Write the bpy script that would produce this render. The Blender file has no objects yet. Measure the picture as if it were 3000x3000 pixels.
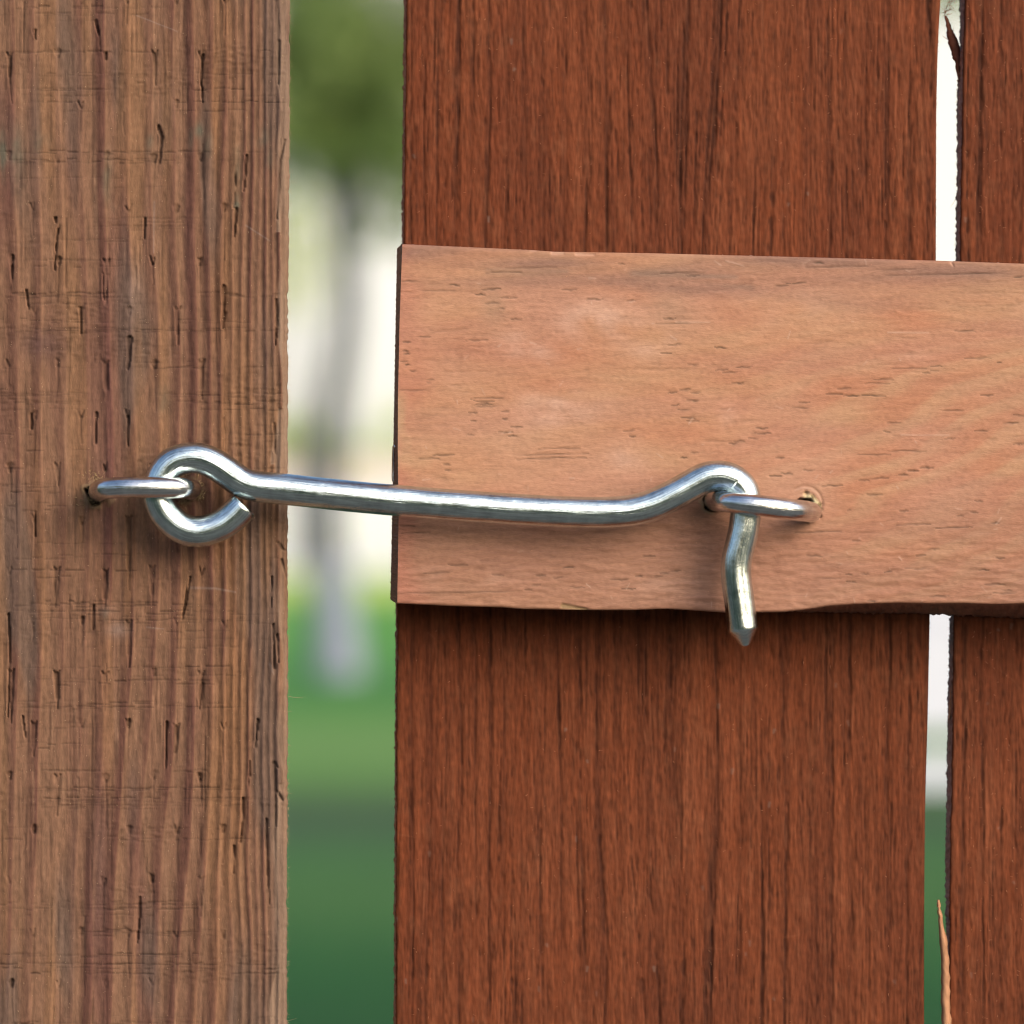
import bpy, bmesh, math, random
import numpy as np
from mathutils import Vector, Matrix

# ------------------------------------------------------------------ camera, sky, sun, exposure
scene = bpy.context.scene
COL = scene.collection
R = math.radians
S = 0.085e-3            # metres per photograph pixel (3000 px wide) at the front plane Y = 0
D = 1.10                # camera distance to that plane
AX, AZ = 750.0, 1500.0  # where the lens axis meets the photograph (the picture is a crop)
CAMX = (AX - 1500.0) * S

cam_data = bpy.data.cameras.new('camera')
cam = bpy.data.objects.new('camera', cam_data)
COL.objects.link(cam)
cam.location = (CAMX, -D, 0.0)
cam.rotation_euler = (R(90), 0, 0)
cam_data.sensor_fit = 'HORIZONTAL'
cam_data.lens = 100.0
cam_data.sensor_width = 100.0 * 3000 * S / D
cam_data.shift_x = (1500.0 - AX) / 3000.0
cam_data.clip_start = 0.05
cam_data.clip_end = 2000
cam_data.dof.use_dof = True
cam_data.dof.focus_distance = D + 0.006
cam_data.dof.aperture_fstop = 7.0
cam_data.dof.aperture_blades = 0
scene.camera = cam

SUN_EL, SUN_AZ = 27.0, 140.0    # azimuth clockwise from +Y seen from above: behind the camera, to the right
world = bpy.data.worlds.new('World')
scene.world = world
world.use_nodes = True
wn = world.node_tree.nodes
wl = world.node_tree.links
wn.clear()
sky = wn.new('ShaderNodeTexSky')
sky.sky_type = 'NISHITA'
sky.sun_disc = False
sky.sun_elevation = R(SUN_EL)
sky.sun_rotation = R(SUN_AZ)
sky.altitude = 0
sky.air_density = 1.0
sky.dust_density = 6.0
sky.ozone_density = 1.0
bg = wn.new('ShaderNodeBackground')
bg.inputs['Strength'].default_value = 0.15
wo = wn.new('ShaderNodeOutputWorld')
wl.new(sky.outputs['Color'], bg.inputs['Color'])
wl.new(bg.outputs['Background'], wo.inputs['Surface'])

sun_data = bpy.data.lights.new('sun', 'SUN')
sun_data.energy = 0.62
sun_data.angle = R(60)
sun_data.color = (1.0, 0.94, 0.86)
sun = bpy.data.objects.new('sun', sun_data)
COL.objects.link(sun)
sdir = Vector((math.sin(R(SUN_AZ)) * math.cos(R(SUN_EL)), math.cos(R(SUN_AZ)) * math.cos(R(SUN_EL)), math.sin(R(SUN_EL))))
sun.rotation_euler = sdir.to_track_quat('Z', 'Y').to_euler()

scene.view_settings.view_transform = 'Standard'
scene.view_settings.look = 'None'
scene.view_settings.exposure = 0.76
scene.view_settings.gamma = 1.0
scene.view_settings.use_curve_mapping = False
try:
    scene.cycles.use_denoising = True
    scene.cycles.filter_width = 1.1
    scene.cycles.max_bounces = 8
except Exception:
    pass

# ------------------------------------------------------------------ helpers
def P(px, py, Y):
    """photograph pixel at depth Y (metres) -> world point"""
    k = S * (D + Y) / D
    return (CAMX + (px - AX) * k, Y, (AZ - py) * k)

def tag(o, label=None, cat=None, group=None, kind=None):
    if label: o['label'] = label
    if cat: o['category'] = cat
    if group: o['group'] = group
    if kind: o['kind'] = kind
    return o

def empty(name, loc=(0, 0, 0)):
    o = bpy.data.objects.new(name, None)
    o.empty_display_size = 0.05
    COL.objects.link(o)
    o.location = loc
    return o

def link_mesh(name, me, mat, parent=None, smooth=True):
    o = bpy.data.objects.new(name, me)
    COL.objects.link(o)
    me.materials.append(mat)
    if smooth and len(me.polygons):
        me.polygons.foreach_set('use_smooth', np.ones(len(me.polygons), dtype=bool))
    if parent is not None:
        o.parent = parent
        o.location = -Vector(parent_world(parent))
    return o

def parent_world(p):
    v = Vector(p.location)
    while p.parent is not None:
        p = p.parent
        v = v + p.location
    return v

def np_mesh(name, V, Q, ngons=()):
    me = bpy.data.meshes.new(name)
    V = np.asarray(V, dtype=np.float32)
    Q = np.asarray(Q, dtype=np.int32)
    w = Q.shape[1]
    loops = [Q.ravel()]
    starts = [np.arange(len(Q)) * w]
    tot = [np.full(len(Q), w)]
    off = Q.size
    for n in ngons:
        loops.append(np.asarray(n)); starts.append([off]); tot.append([len(n)]); off += len(n)
    loops = np.concatenate(loops).astype(np.int32)
    starts = np.concatenate(starts).astype(np.int32)
    me.vertices.add(len(V)); me.vertices.foreach_set('co', V.ravel())
    me.loops.add(len(loops)); me.loops.foreach_set('vertex_index', loops)
    me.polygons.add(len(starts)); me.polygons.foreach_set('loop_start', starts)
    me.update(calc_edges=True)
    me.validate()
    return me

def col_attr(me, C):
    a = me.attributes.new('wood_colour', 'FLOAT_COLOR', 'POINT')
    C4 = np.ones((len(C), 4), dtype=np.float32)
    C4[:, :3] = np.clip(C, 0.002, 0.9)
    a.data.foreach_set('color', C4.ravel())

def curve(pts):
    xs = np.array([p[0] for p in pts], float); ys = np.array([p[1] for p in pts], float)
    return lambda t: np.interp(t, xs, ys)

def sstep(a, b, x):
    t = np.clip((x - a) / (b - a), 0, 1)
    return t * t * (3 - 2 * t)

def lerp(a, b, t):
    return a + (b - a) * t

def mixc(A, c, m):
    return A + (np.asarray(c)[None, None, :] - A) * m[..., None]

# ------------------------------------------------------------------ materials
def new_mat(name):
    m = bpy.data.materials.new(name)
    m.use_nodes = True
    nt = m.node_tree
    return m, nt, nt.nodes['Principled BSDF']

def wood_mat(name, scale, rough, bump, var, spec=0.3):
    """colour from the grain attribute, fine fibre noise on top"""
    m, nt, b = new_mat(name)
    N, L = nt.nodes, nt.links
    at = N.new('ShaderNodeAttribute'); at.attribute_name = 'wood_colour'
    tc = N.new('ShaderNodeTexCoord')
    mp = N.new('ShaderNodeMapping'); mp.inputs['Scale'].default_value = scale
    L.new(tc.outputs['Object'], mp.inputs['Vector'])
    n1 = N.new('ShaderNodeTexNoise'); n1.inputs['Scale'].default_value = 1.0
    n1.inputs['Detail'].default_value = 5; n1.inputs['Roughness'].default_value = 0.65
    L.new(mp.outputs['Vector'], n1.inputs['Vector'])
    mr = N.new('ShaderNodeMapRange')
    mr.inputs['From Min'].default_value = 0.25; mr.inputs['From Max'].default_value = 0.75
    mr.inputs['To Min'].default_value = 1 - var; mr.inputs['To Max'].default_value = 1 + var
    L.new(n1.outputs['Fac'], mr.inputs['Value'])
    mx = N.new('ShaderNodeVectorMath'); mx.operation = 'SCALE'
    L.new(at.outputs['Color'], mx.inputs[0]); L.new(mr.outputs['Result'], mx.inputs['Scale'])
    L.new(mx.outputs['Vector'], b.inputs['Base Color'])
    b.inputs['Roughness'].default_value = rough
    b.inputs['Specular IOR Level'].default_value = spec
    bp = N.new('ShaderNodeBump'); bp.inputs['Strength'].default_value = bump
    bp.inputs['Distance'].default_value = 0.0003
    L.new(n1.outputs['Fac'], bp.inputs['Height'])
    L.new(bp.outputs['Normal'], b.inputs['Normal'])
    return m

M_POST = wood_mat('rough_sawn_wood', (2600, 2600, 700), 0.85, 0.5, 0.16, 0.2)
M_BOARD = wood_mat('stained_board_wood', (3200, 3200, 420), 0.8, 0.4, 0.14, 0.14)
M_RAIL = wood_mat('planed_rail_wood', (800, 2600, 2600), 0.65, 0.4, 0.10, 0.3)

def flat_mat(name, col, rough=0.8, var=0.2, scale=5.0, spec=0.3):
    m, nt, b = new_mat(name)
    N, L = nt.nodes, nt.links
    tc = N.new('ShaderNodeTexCoord')
    n1 = N.new('ShaderNodeTexNoise'); n1.inputs['Scale'].default_value = scale; n1.inputs['Detail'].default_value = 4
    L.new(tc.outputs['Object'], n1.inputs['Vector'])
    cr = N.new('ShaderNodeMix'); cr.data_type = 'RGBA'
    c = np.array(col)
    cr.inputs['A'].default_value = (*(c * (1 - var)), 1); cr.inputs['B'].default_value = (*(c * (1 + var)), 1)
    L.new(n1.outputs['Fac'], cr.inputs['Factor'])
    L.new(cr.outputs['Result'], b.inputs['Base Color'])
    b.inputs['Roughness'].default_value = rough
    b.inputs['Specular IOR Level'].default_value = spec
    return m

def zinc_mat(name, tint, rough):
    m, nt, b = new_mat(name)
    N, L = nt.nodes, nt.links
    b.inputs['Metallic'].default_value = 1.0
    tc = N.new('ShaderNodeTexCoord')
    uv = N.new('ShaderNodeAttribute'); uv.attribute_name = 'tube_uv'   # (along, around) in metres
    mp = N.new('ShaderNodeMapping'); mp.inputs['Scale'].default_value = (140, 2600, 1)
    L.new(uv.outputs['Vector'], mp.inputs['Vector'])
    ns = N.new('ShaderNodeTexNoise'); ns.inputs['Scale'].default_value = 1.0; ns.inputs['Detail'].default_value = 4
    L.new(mp.outputs['Vector'], ns.inputs['Vector'])
    nb = N.new('ShaderNodeTexNoise'); nb.inputs['Scale'].default_value = 260; nb.inputs['Detail'].default_value = 6
    nb.inputs['Roughness'].default_value = 0.7
    L.new(tc.outputs['Object'], nb.inputs['Vector'])
    cr = N.new('ShaderNodeMix'); cr.data_type = 'RGBA'
    t = np.array(tint)
    cr.inputs['A'].default_value = (*(t * 0.55), 1); cr.inputs['B'].default_value = (*np.clip(t * 1.18, 0, 0.97), 1)
    mf = N.new('ShaderNodeMath'); mf.operation = 'MULTIPLY_ADD'; mf.inputs[1].default_value = 0.6; mf.inputs[2].default_value = 0.05
    sm = N.new('ShaderNodeMath'); sm.operation = 'ADD'
    L.new(nb.outputs['Fac'], sm.inputs[0]); L.new(ns.outputs['Fac'], sm.inputs[1]); L.new(sm.outputs['Value'], mf.inputs[0])
    mv = N.new('ShaderNodeMapRange'); mv.inputs['From Min'].default_value = 0.45; mv.inputs['From Max'].default_value = 0.85
    L.new(mf.outputs['Value'], mv.inputs['Value'])
    L.new(mv.outputs['Result'], cr.inputs['Factor'])
    L.new(cr.outputs['Result'], b.inputs['Base Color'])
    ad = N.new('ShaderNodeMath'); ad.operation = 'ADD'
    L.new(ns.outputs['Fac'], ad.inputs[0]); L.new(nb.outputs['Fac'], ad.inputs[1])
    mr = N.new('ShaderNodeMapRange')
    mr.inputs['From Min'].default_value = 0.6; mr.inputs['From Max'].default_value = 1.4
    mr.inputs['To Min'].default_value = rough * 0.6; mr.inputs['To Max'].default_value = rough * 1.5
    L.new(ad.outputs['Value'], mr.inputs['Value'])
    L.new(mr.outputs['Result'], b.inputs['Roughness'])
    bp = N.new('ShaderNodeBump'); bp.inputs['Strength'].default_value = 0.4
    bp.inputs['Distance'].default_value = 0.0002
    L.new(ad.outputs['Value'], bp.inputs['Height'])
    L.new(bp.outputs['Normal'], b.inputs['Normal'])
    return m

M_ZINC = zinc_mat('zinc_plated_steel', (0.66, 0.77, 0.80), 0.17)
M_EYE = zinc_mat('bright_zinc_wire', (0.72, 0.76, 0.80), 0.14)
M_FIBRE = flat_mat('torn_wood_fibre', (0.42, 0.30, 0.19), 0.9, 0.3, 400)
M_FIBRE_DK = flat_mat('brown_wood_fibre', (0.30, 0.15, 0.09), 0.9, 0.3, 400)
M_STRAW = flat_mat('raw_wood_fibre', (0.34, 0.25, 0.13), 0.9, 0.35, 500)

# ------------------------------------------------------------------ grain rasters
G = 3.0   # raster step in photograph pixels

class Raster:
    def __init__(self, x0, x1, y0, y1, seed):
        self.x0, self.y0 = x0, y0
        self.w = int((x1 - x0) / G) + 1
        self.h = int((y1 - y0) / G) + 1
        self.X, self.Y = np.meshgrid(x0 + G * np.arange(self.w), y0 + G * np.arange(self.h))
        self.rng = np.random.default_rng(seed)
    def noise(self, sx, sy):
        """Gaussian-filtered noise, sigma in pixels, unit deviation"""
        h, w = self.h, self.w
        n = self.rng.standard_normal((h, w))
        fy = np.fft.fftfreq(h)[:, None]; fx = np.fft.rfftfreq(w)[None, :]
        k = np.exp(-2 * (np.pi ** 2) * ((fx * sx / G) ** 2 + (fy * sy / G) ** 2))
        r = np.fft.irfft2(np.fft.rfft2(n) * k, s=(h, w))
        r -= r.mean()
        return r / (r.std() + 1e-9)
    def stroke(self, A, pts, w0, w1=None, val=1.0, soft=1.0):
        """soft line through points, width tapering w0 -> w1, max-blended"""
        w1 = w0 if w1 is None else w1
        n = len(pts) - 1
        for i in range(n):
            (ax, ay), (bx, by) = pts[i], pts[i + 1]
            wa = lerp(w0, w1, i / n); wb = lerp(w0, w1, (i + 1) / n)
            m = max(wa, wb) * 2 + 8
            i0 = max(0, int((min(ax, bx) - m - self.x0) / G)); i1 = min(self.w, int((max(ax, bx) + m - self.x0) / G) + 2)
            j0 = max(0, int((min(ay, by) - m - self.y0) / G)); j1 = min(self.h, int((max(ay, by) + m - self.y0) / G) + 2)
            if i1 <= i0 or j1 <= j0: continue
            X = self.X[j0:j1, i0:i1]; Y = self.Y[j0:j1, i0:i1]
            dx, dy = bx - ax, by - ay
            L2 = dx * dx + dy * dy + 1e-9
            t = np.clip(((X - ax) * dx + (Y - ay) * dy) / L2, 0, 1)
            d = np.hypot(X - ax - t * dx, Y - ay - t * dy)
            wd = lerp(wa, wb, t) * 0.5
            v = val * (1 - sstep(wd * (1 - soft * 0.5), wd * (1 + soft) + 1.2, d))
            A[j0:j1, i0:i1] = np.maximum(A[j0:j1, i0:i1], v)
    def sample(self, F, px, py):
        u = (px - self.x0) / G; v = (py - self.y0) / G
        W, H = self.w - 1, self.h - 1
        def fold(t, n, span):      # outside the raster the grain runs on as a mirrored copy of its outer strip
            span = min(span, n)
            d = np.mod(np.where(t < 0, -t, t - n), 2 * span)
            d = np.minimum(d, 2 * span - d)
            return np.where(t < 0, d, np.where(t > n, n - d, t))
        u = fold(u, W, 180); v = fold(v, H, 330)
        i = np.clip(u.astype(int), 0, W - 1); j = np.clip(v.astype(int), 0, H - 1)
        fu = u - i; fv = v - j
        if F.ndim == 3: fu = fu[..., None]; fv = fv[..., None]
        return (F[j, i] * (1 - fu) + F[j, i + 1] * fu) * (1 - fv) + (F[j + 1, i] * (1 - fu) + F[j + 1, i + 1] * fu) * fv

# ------------------------------------------------------------------ the gate post: rough sawn, incised timber
def post_fields():
    r = Raster(-30, 864, -120, 3120, 11)
    X, Y = r.X, r.Y
    lean = 0.05 * np.maximum(Y - 1700, 0) * np.exp(-((X - 380) / 260) ** 2)
    u = X + 10 * r.noise(110, 800) + 4 * r.noise(40, 140) + lean
    ug = np.arange(-400, 1400)
    per = np.interp(ug, [-400, 120, 430, 560, 640, 760, 1400], [78, 72, 66, 46, 34, 21, 20])
    ph = np.cumsum(1.0 / per)
    phase = np.interp(u, ug, ph)
    f = phase - np.floor(phase)
    late = sstep(0.30, 0.86, f) * (1 - sstep(0.93, 1.0, f))
    kk = np.floor(phase)
    rr = np.random.default_rng(5).random(200)
    amp = 0.35 + 0.65 * rr[np.clip(kk.astype(int) % 200, 0, 199)]
    late = late * amp * sstep(900, 780, X) + late * 0.5 * (1 - sstep(900, 780, X))
    ochre = np.array([0.350, 0.192, 0.112]); red = np.array([0.208, 0.095, 0.065])
    late2 = np.clip(late * 1.25 + 0.13 * r.noise(7, 200) + 0.10 * r.noise(18, 300), 0, 1)
    C = ochre[None, None, :] + (red - ochre)[None, None, :] * late2[..., None]
    hair = sstep(1.2, 2.4, r.noise(1.8, 60)) * 0.7 + sstep(1.3, 2.4, r.noise(2.6, 130)) * 0.8
    C = mixc(C, (0.13, 0.062, 0.045), np.clip(hair * 0.36, 0, 0.5))
    C = mixc(C, (0.46, 0.27, 0.16), np.clip(sstep(1.0, 2.3, r.noise(2.2, 80)) * 0.45, 0, 0.6))
    # tints that belong to the timber: red-purple streaks, grey weathering, green preservative
    C = mixc(C, (0.225, 0.098, 0.080), np.clip(r.noise(22, 190) - 0.7, 0, 1) * 0.45)
    C = mixc(C, (0.205, 0.145, 0.110), np.clip(r.noise(26, 170) - 0.5, 0, 1) * 0.65)
    C = mixc(C, (0.40, 0.215, 0.105), np.clip(r.noise(14, 260) - 0.5, 0, 1) * 0.55)
    orange = np.exp(-((X - 665 - 0.01 * (Y - 1900)) / 45) ** 2)
    C = mixc(C, (0.40, 0.205, 0.095), np.clip(0.5 * orange + 0.25 * orange * r.noise(10, 120), 0, 0.75))
    gm = np.zeros_like(X)
    for x, y, sx, sy, a in [(8, 450, 12, 60, .9), (50, 440, 14, 55, .8), (115, 420, 25, 26, .4), (585, 390, 16, 28, .75), (610, 420, 12, 30, .5),
                            (695, 520, 10, 90, .65), (765, 400, 22, 26, .55), (790, 480, 12, 50, .35), (315, 520, 14, 60, .6),
                            (335, 590, 12, 24, .5), (560, 410, 10, 34, .4), (440, 430, 12, 40, .4), (480, 1180, 18, 40, .55), (310, 1800, 10, 16, .5), (695, 600, 9, 12, .9)]:
        gm = np.maximum(gm, a * np.exp(-((X - x) / sx) ** 2 - ((Y - y) / sy) ** 2))
    C = mixc(C, (0.17, 0.18, 0.125), np.clip(gm * (0.75 + 0.35 * r.noise(8, 14)), 0, 0.8))
    C = mixc(C, (0.13, 0.075, 0.08), 0.5 * np.exp(-((X - 120) / 60) ** 2 - ((Y - 1010) / 45) ** 2) + 0.45 * np.exp(-((X - 285) / 22) ** 2 - ((Y - 2520) / 260) ** 2))
    C = mixc(C, (0.42, 0.31, 0.25), 0.55 * np.exp(-((X - 345) / 32) ** 2 - ((Y - 1845) / 22) ** 2) + 0.4 * np.exp(-((X - 400) / 24) ** 2 - ((Y - 860) / 90) ** 2)
             + 0.25 * np.exp(-((X - 310) / 30) ** 2 - ((Y - 1790) / 16) ** 2))
    # relief in mm: ridges, fibres
    H = 0.75 * late - 0.3 - 0.16 * hair + 0.06 * r.noise(60, 500) + 0.035 * r.noise(3.2, 26) + 0.03 * r.noise(4, 8)
    C = C * (1 + 0.07 * r.noise(3, 20) + 0.05 * r.noise(4, 5))[..., None]
    # saw marks: broken horizontal lines in clusters
    saw = np.zeros_like(X)
    rg = random.Random(3)
    clusters = [150, 215, 260, 300, 452, 470, 520, 548, 640, 672, 700, 760, 868, 945, 965, 975, 1060, 1075, 1140, 1160, 1200, 1255, 1300, 1352, 1420, 1480,
                1590, 1625, 1670, 1690, 1770, 1800, 1818, 1850, 1895, 1955, 1995, 2060, 2075, 2120, 2180, 2195, 2237, 2258, 2312, 2340, 2350, 2426, 2460, 2640, 2660, 2725, 2800, 2825, 2850, 2980, 60, 20]
    for cy in clusters:
        for k in range(rg.choice([1, 2, 3, 4, 6])):
            y = cy + rg.uniform(-9, 26) * (k > 0)
            x = rg.uniform(-40, 120)
            stop = rg.choice([460, 620, 700, 800, 800])
            w = rg.uniform(1.6, 3.4); v = rg.uniform(0.35, 1.0)
            while x < stop:
                ln = rg.uniform(10, 70)
                if rg.random() < 0.62:
                    yy = y + rg.uniform(-3, 3)
                    r.stroke(saw, [(x, yy), (x + ln * 0.5, yy + rg.uniform(-1.5, 1.5)), (x + ln, yy + rg.uniform(-2, 2))], w, w * 0.7, v * rg.uniform(.5, 1), 1.0)
                x += ln + rg.uniform(2, 26)
    patchy = np.clip(0.65 + 0.5 * r.noise(90, 60), 0.1, 1.15)
    saw *= patchy
    bandrough = np.clip(r.noise(130, 26), 0, 2)
    H += bandrough * 0.03 * r.noise(7, 3) - 0.24 * saw
    C *= (1 - 0.50 * np.clip(saw, 0, 1) - 0.05 * np.clip(bandrough, 0, 1.5))[..., None]
    # incised teeth: staggered rows of small notches with a slit below
    cut = np.zeros_like(X); slit = np.zeros_like(X); gouge = np.zeros_like(X)
    wide = {(168, 1968): 104, (305, 1968): 108, (582, 1968): 104, (305, 1062): 110, (587, 1062): 110, (373, 1520): 210, (373, 1825): 130,
            (168, 1666): 110, (305, 1666): 112, (440, 1666): 108, (168, 2270): 115, (100, 2124): 95, (512, 2124): 108, (512, 915): 105, (445, 158): 95, (37, 158): 90,
            (168, 1364): 60, (445, 1364): 60, (37, 1968): 150, (582, 2575): 110, (305, 760): 130, (168, 610): 120}
    for ci in range(-1, 10):
        cx = 30 + 69.3 * ci
        odd = ci % 2 == 1
        rows = [158 + 302.3 * k for k in range(-1, 11)] if not odd else [303 + 303.5 * k for k in range(-1, 10)]
        for cy in rows:
            x = cx + rg.uniform(-4, 4) + (3 if cx > 400 else 0); y = cy + rg.uniform(-6, 6)
            wl = 0
            for (wx, wy), ln in wide.items():
                if abs(wx - cx) < 20 and abs(wy - cy) < 30: wl = ln
            if wl:
                dx = rg.uniform(-6, 6)
                r.stroke(cut, [(x - 8, y - 6), (x - 1, y + 10)], 4, 5, 0.6); r.stroke(cut, [(x + 8, y - 6), (x + 1, y + 10)], 4, 5, 0.6)
                r.stroke(cut, [(x, y + 4), (x + dx * .5, y + wl * .35), (x + dx * .8, y + wl * .7)], rg.uniform(8, 13), rg.uniform(5, 9), rg.uniform(.5, .9), 0.8); r.stroke(cut, [(x + 3, y + wl * .3), (x + dx, y + wl)], rg.uniform(4, 8), 2, rg.uniform(.4, .8), 0.9)
            else:
                q = rg.random()
                if q < 0.1: continue
                a = rg.uniform(5, 11); d = rg.uniform(.3, 1.0)
                r.stroke(cut, [(x - a, y - rg.uniform(3, 12)), (x - 1, y + 12)], 2.5, 5, d * rg.uniform(.5, 1))
                r.stroke(cut, [(x + a * rg.uniform(.4, 1), y - rg.uniform(3, 12)), (x + 1, y + 12)], 2.5, 5, d * rg.uniform(.4, 1))
                if q > 0.45: r.stroke(cut, [(x, y - 4), (x, y + 10)], a * 1.4, 3, d)
                r.stroke(slit, [(x, y + 8), (x + rg.uniform(-3, 3), y + rg.uniform(40, 75)), (x + rg.uniform(-5, 5), y + rg.uniform(60, 170))], 3.0, 1.6, rg.uniform(.2, .9))
    # gouges and torn grain, placed as they are on the post
    for pts, w in [([(380, 991), (379, 1040), (374, 1080)], 13), ([(655, 840), (657, 880), (652, 963)], 10), ([(808, 880), (812, 930), (806, 1010)], 7),
                   ([(465, 372), (473, 400), (471, 440), (466, 480)], 9), ([(163, 640), (170, 660), (164, 720), (160, 790)], 10), ([(35, 750), (34, 800), (30, 870)], 11),
                   ([(280, 60), (290, 100), (293, 150)], 9), ([(100, 90), (104, 112)], 9), ([(594, 160), (590, 240), (594, 300)], 6), ([(722, 455), (718, 510), (714, 560)], 6),
                   ([(692, 610), (690, 650), (684, 730)], 7), ([(690, 465), (688, 560), (685, 610)], 4), ([(424, 640), (422, 700)], 5), ([(553, 1692), (546, 1750), (534, 1815)], 11),
                   ([(275, 1776), (273, 1845)], 9), ([(489, 2116), (488, 2180), (486, 2250)], 6), ([(712, 2340), (712, 2400), (703, 2470)], 7), ([(755, 2110), (748, 2190)], 7),
                   ([(409, 2630), (408, 2690), (402, 2762)], 6), ([(95, 1215), (92, 1255)], 13), ([(282, 1210), (280, 1300)], 6), ([(103, 1570), (104, 1500)], 6), ([(25, 1800), (28, 1910), (24, 2100)], 6),
                   ([(796, 1690), (794, 1780)], 5), ([(800, 1830), (803, 1960)], 5), ([(803, 1240), (806, 1330)], 6), ([(376, 1220), (374, 1330)], 4), ([(812, 1860), (816, 1940)], 5),
                   ([(76, 850), (84, 905)], 4), ([(235, 900), (238, 980)], 4), ([(300, 800), (305, 880)], 5),
                   ([(65, 2100), (75, 2160)], 6), ([(727, 2340), (729, 2310), (733, 2230)], 4), ([(780, 2400), (785, 2560), (790, 2650)], 4), ([(685, 2480), (684, 2560)], 4)]:
        r.stroke(gouge, pts, w * 0.9, w * 0.35, 0.9, 0.9)
    # long hairline checks
    for k in range(70):
        x = rg.uniform(0, 830); y = rg.uniform(-100, 2950); ln = rg.uniform(50, 240)
        r.stroke(slit, [(x, y), (x + rg.uniform(-3, 3), y + ln * .5), (x + rg.uniform(-6, 6), y + ln)], rg.uniform(2, 3.2), 1.2, rg.uniform(.3, .8))
    rag = 1 + 0.25 * r.noise(3, 12)
    gouge = sstep(0.30, 0.80, gouge * (1 + 0.35 * r.noise(2.6, 34) + 0.2 * r.noise(3, 8)))
    cutn = np.clip(np.maximum(cut * 0.8, gouge) * rag, 0, 1)
    H -= 1.2 * cutn ** 1.2 + 0.35 * slit
    C *= (1 - np.clip(0.36 * np.clip(cut * rag, 0, 1) + 0.32 * np.clip(gouge * rag, 0, 1), 0, .5) - 0.36 * slit)[..., None]
    # lips of lifted fibre beside the cuts
    lip = np.roll(cutn, -2, axis=1) * (1 - cutn)
    H += 0.12 * lip
    C *= (1 + 0.12 * lip)[..., None]
    # paler, planed strip down the right arris with ragged border
    edge = 813 + 7 * r.noise(400, 60) + 6 * np.sign(r.noise(400, 180))
    pale = sstep(edge - 2, edge + 3, X)
    C = mixc(C, (0.44, 0.30, 0.20), 0.8 * pale * np.clip(0.8 + 0.25 * r.noise(4, 70), 0, 1.1))
    H -= 0.35 * pale
    tear = np.zeros_like(X)
    for pts, w in [([(818, 120), (816, 245)], 5), ([(812, 1400), (818, 1440), (842, 1445)], 5), ([(815, 1590), (830, 1610), (842, 1612)], 6), ([(825, 1640), (840, 1690)], 5),
                   ([(806, 2240), (808, 2420)], 5), ([(804, 2235), (815, 2250)], 7), ([(835, 410), (820, 470), (812, 640)], 4), ([(812, 2320), (828, 2345)], 6)]:
        r.stroke(tear, pts, w, 3, 1.0)
    H -= 0.7 * tear; C *= (1 - 0.45 * tear)[..., None]
    # holes of the staple
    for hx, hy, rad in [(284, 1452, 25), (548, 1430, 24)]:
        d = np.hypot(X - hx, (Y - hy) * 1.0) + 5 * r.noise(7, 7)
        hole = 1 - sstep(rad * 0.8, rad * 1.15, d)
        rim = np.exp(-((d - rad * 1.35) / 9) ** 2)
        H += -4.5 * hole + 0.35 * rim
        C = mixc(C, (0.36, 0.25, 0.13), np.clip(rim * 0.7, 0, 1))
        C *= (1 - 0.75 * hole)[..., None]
    # pale scuffs
    sc = np.zeros_like(X)
    for pts, w in [([(560, 1722), (630, 1724), (690, 1735)], 5), ([(430, 1838), (480, 1843)], 3), ([(400, 45), (520, 92)], 2.5), ([(720, 660), (790, 705)], 3), ([(452, 590), (450, 740)], 2.5), ([(790, 1945), (802, 1975)], 4)]:
        r.stroke(sc, pts, w, w * 0.6, 0.6)
    C = mixc(C, (0.50, 0.40, 0.34), 0.55 * sc)
    return r, H, np.clip(C * np.array([0.455, 0.455, 0.50]), 0.006, 0.8)

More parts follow.
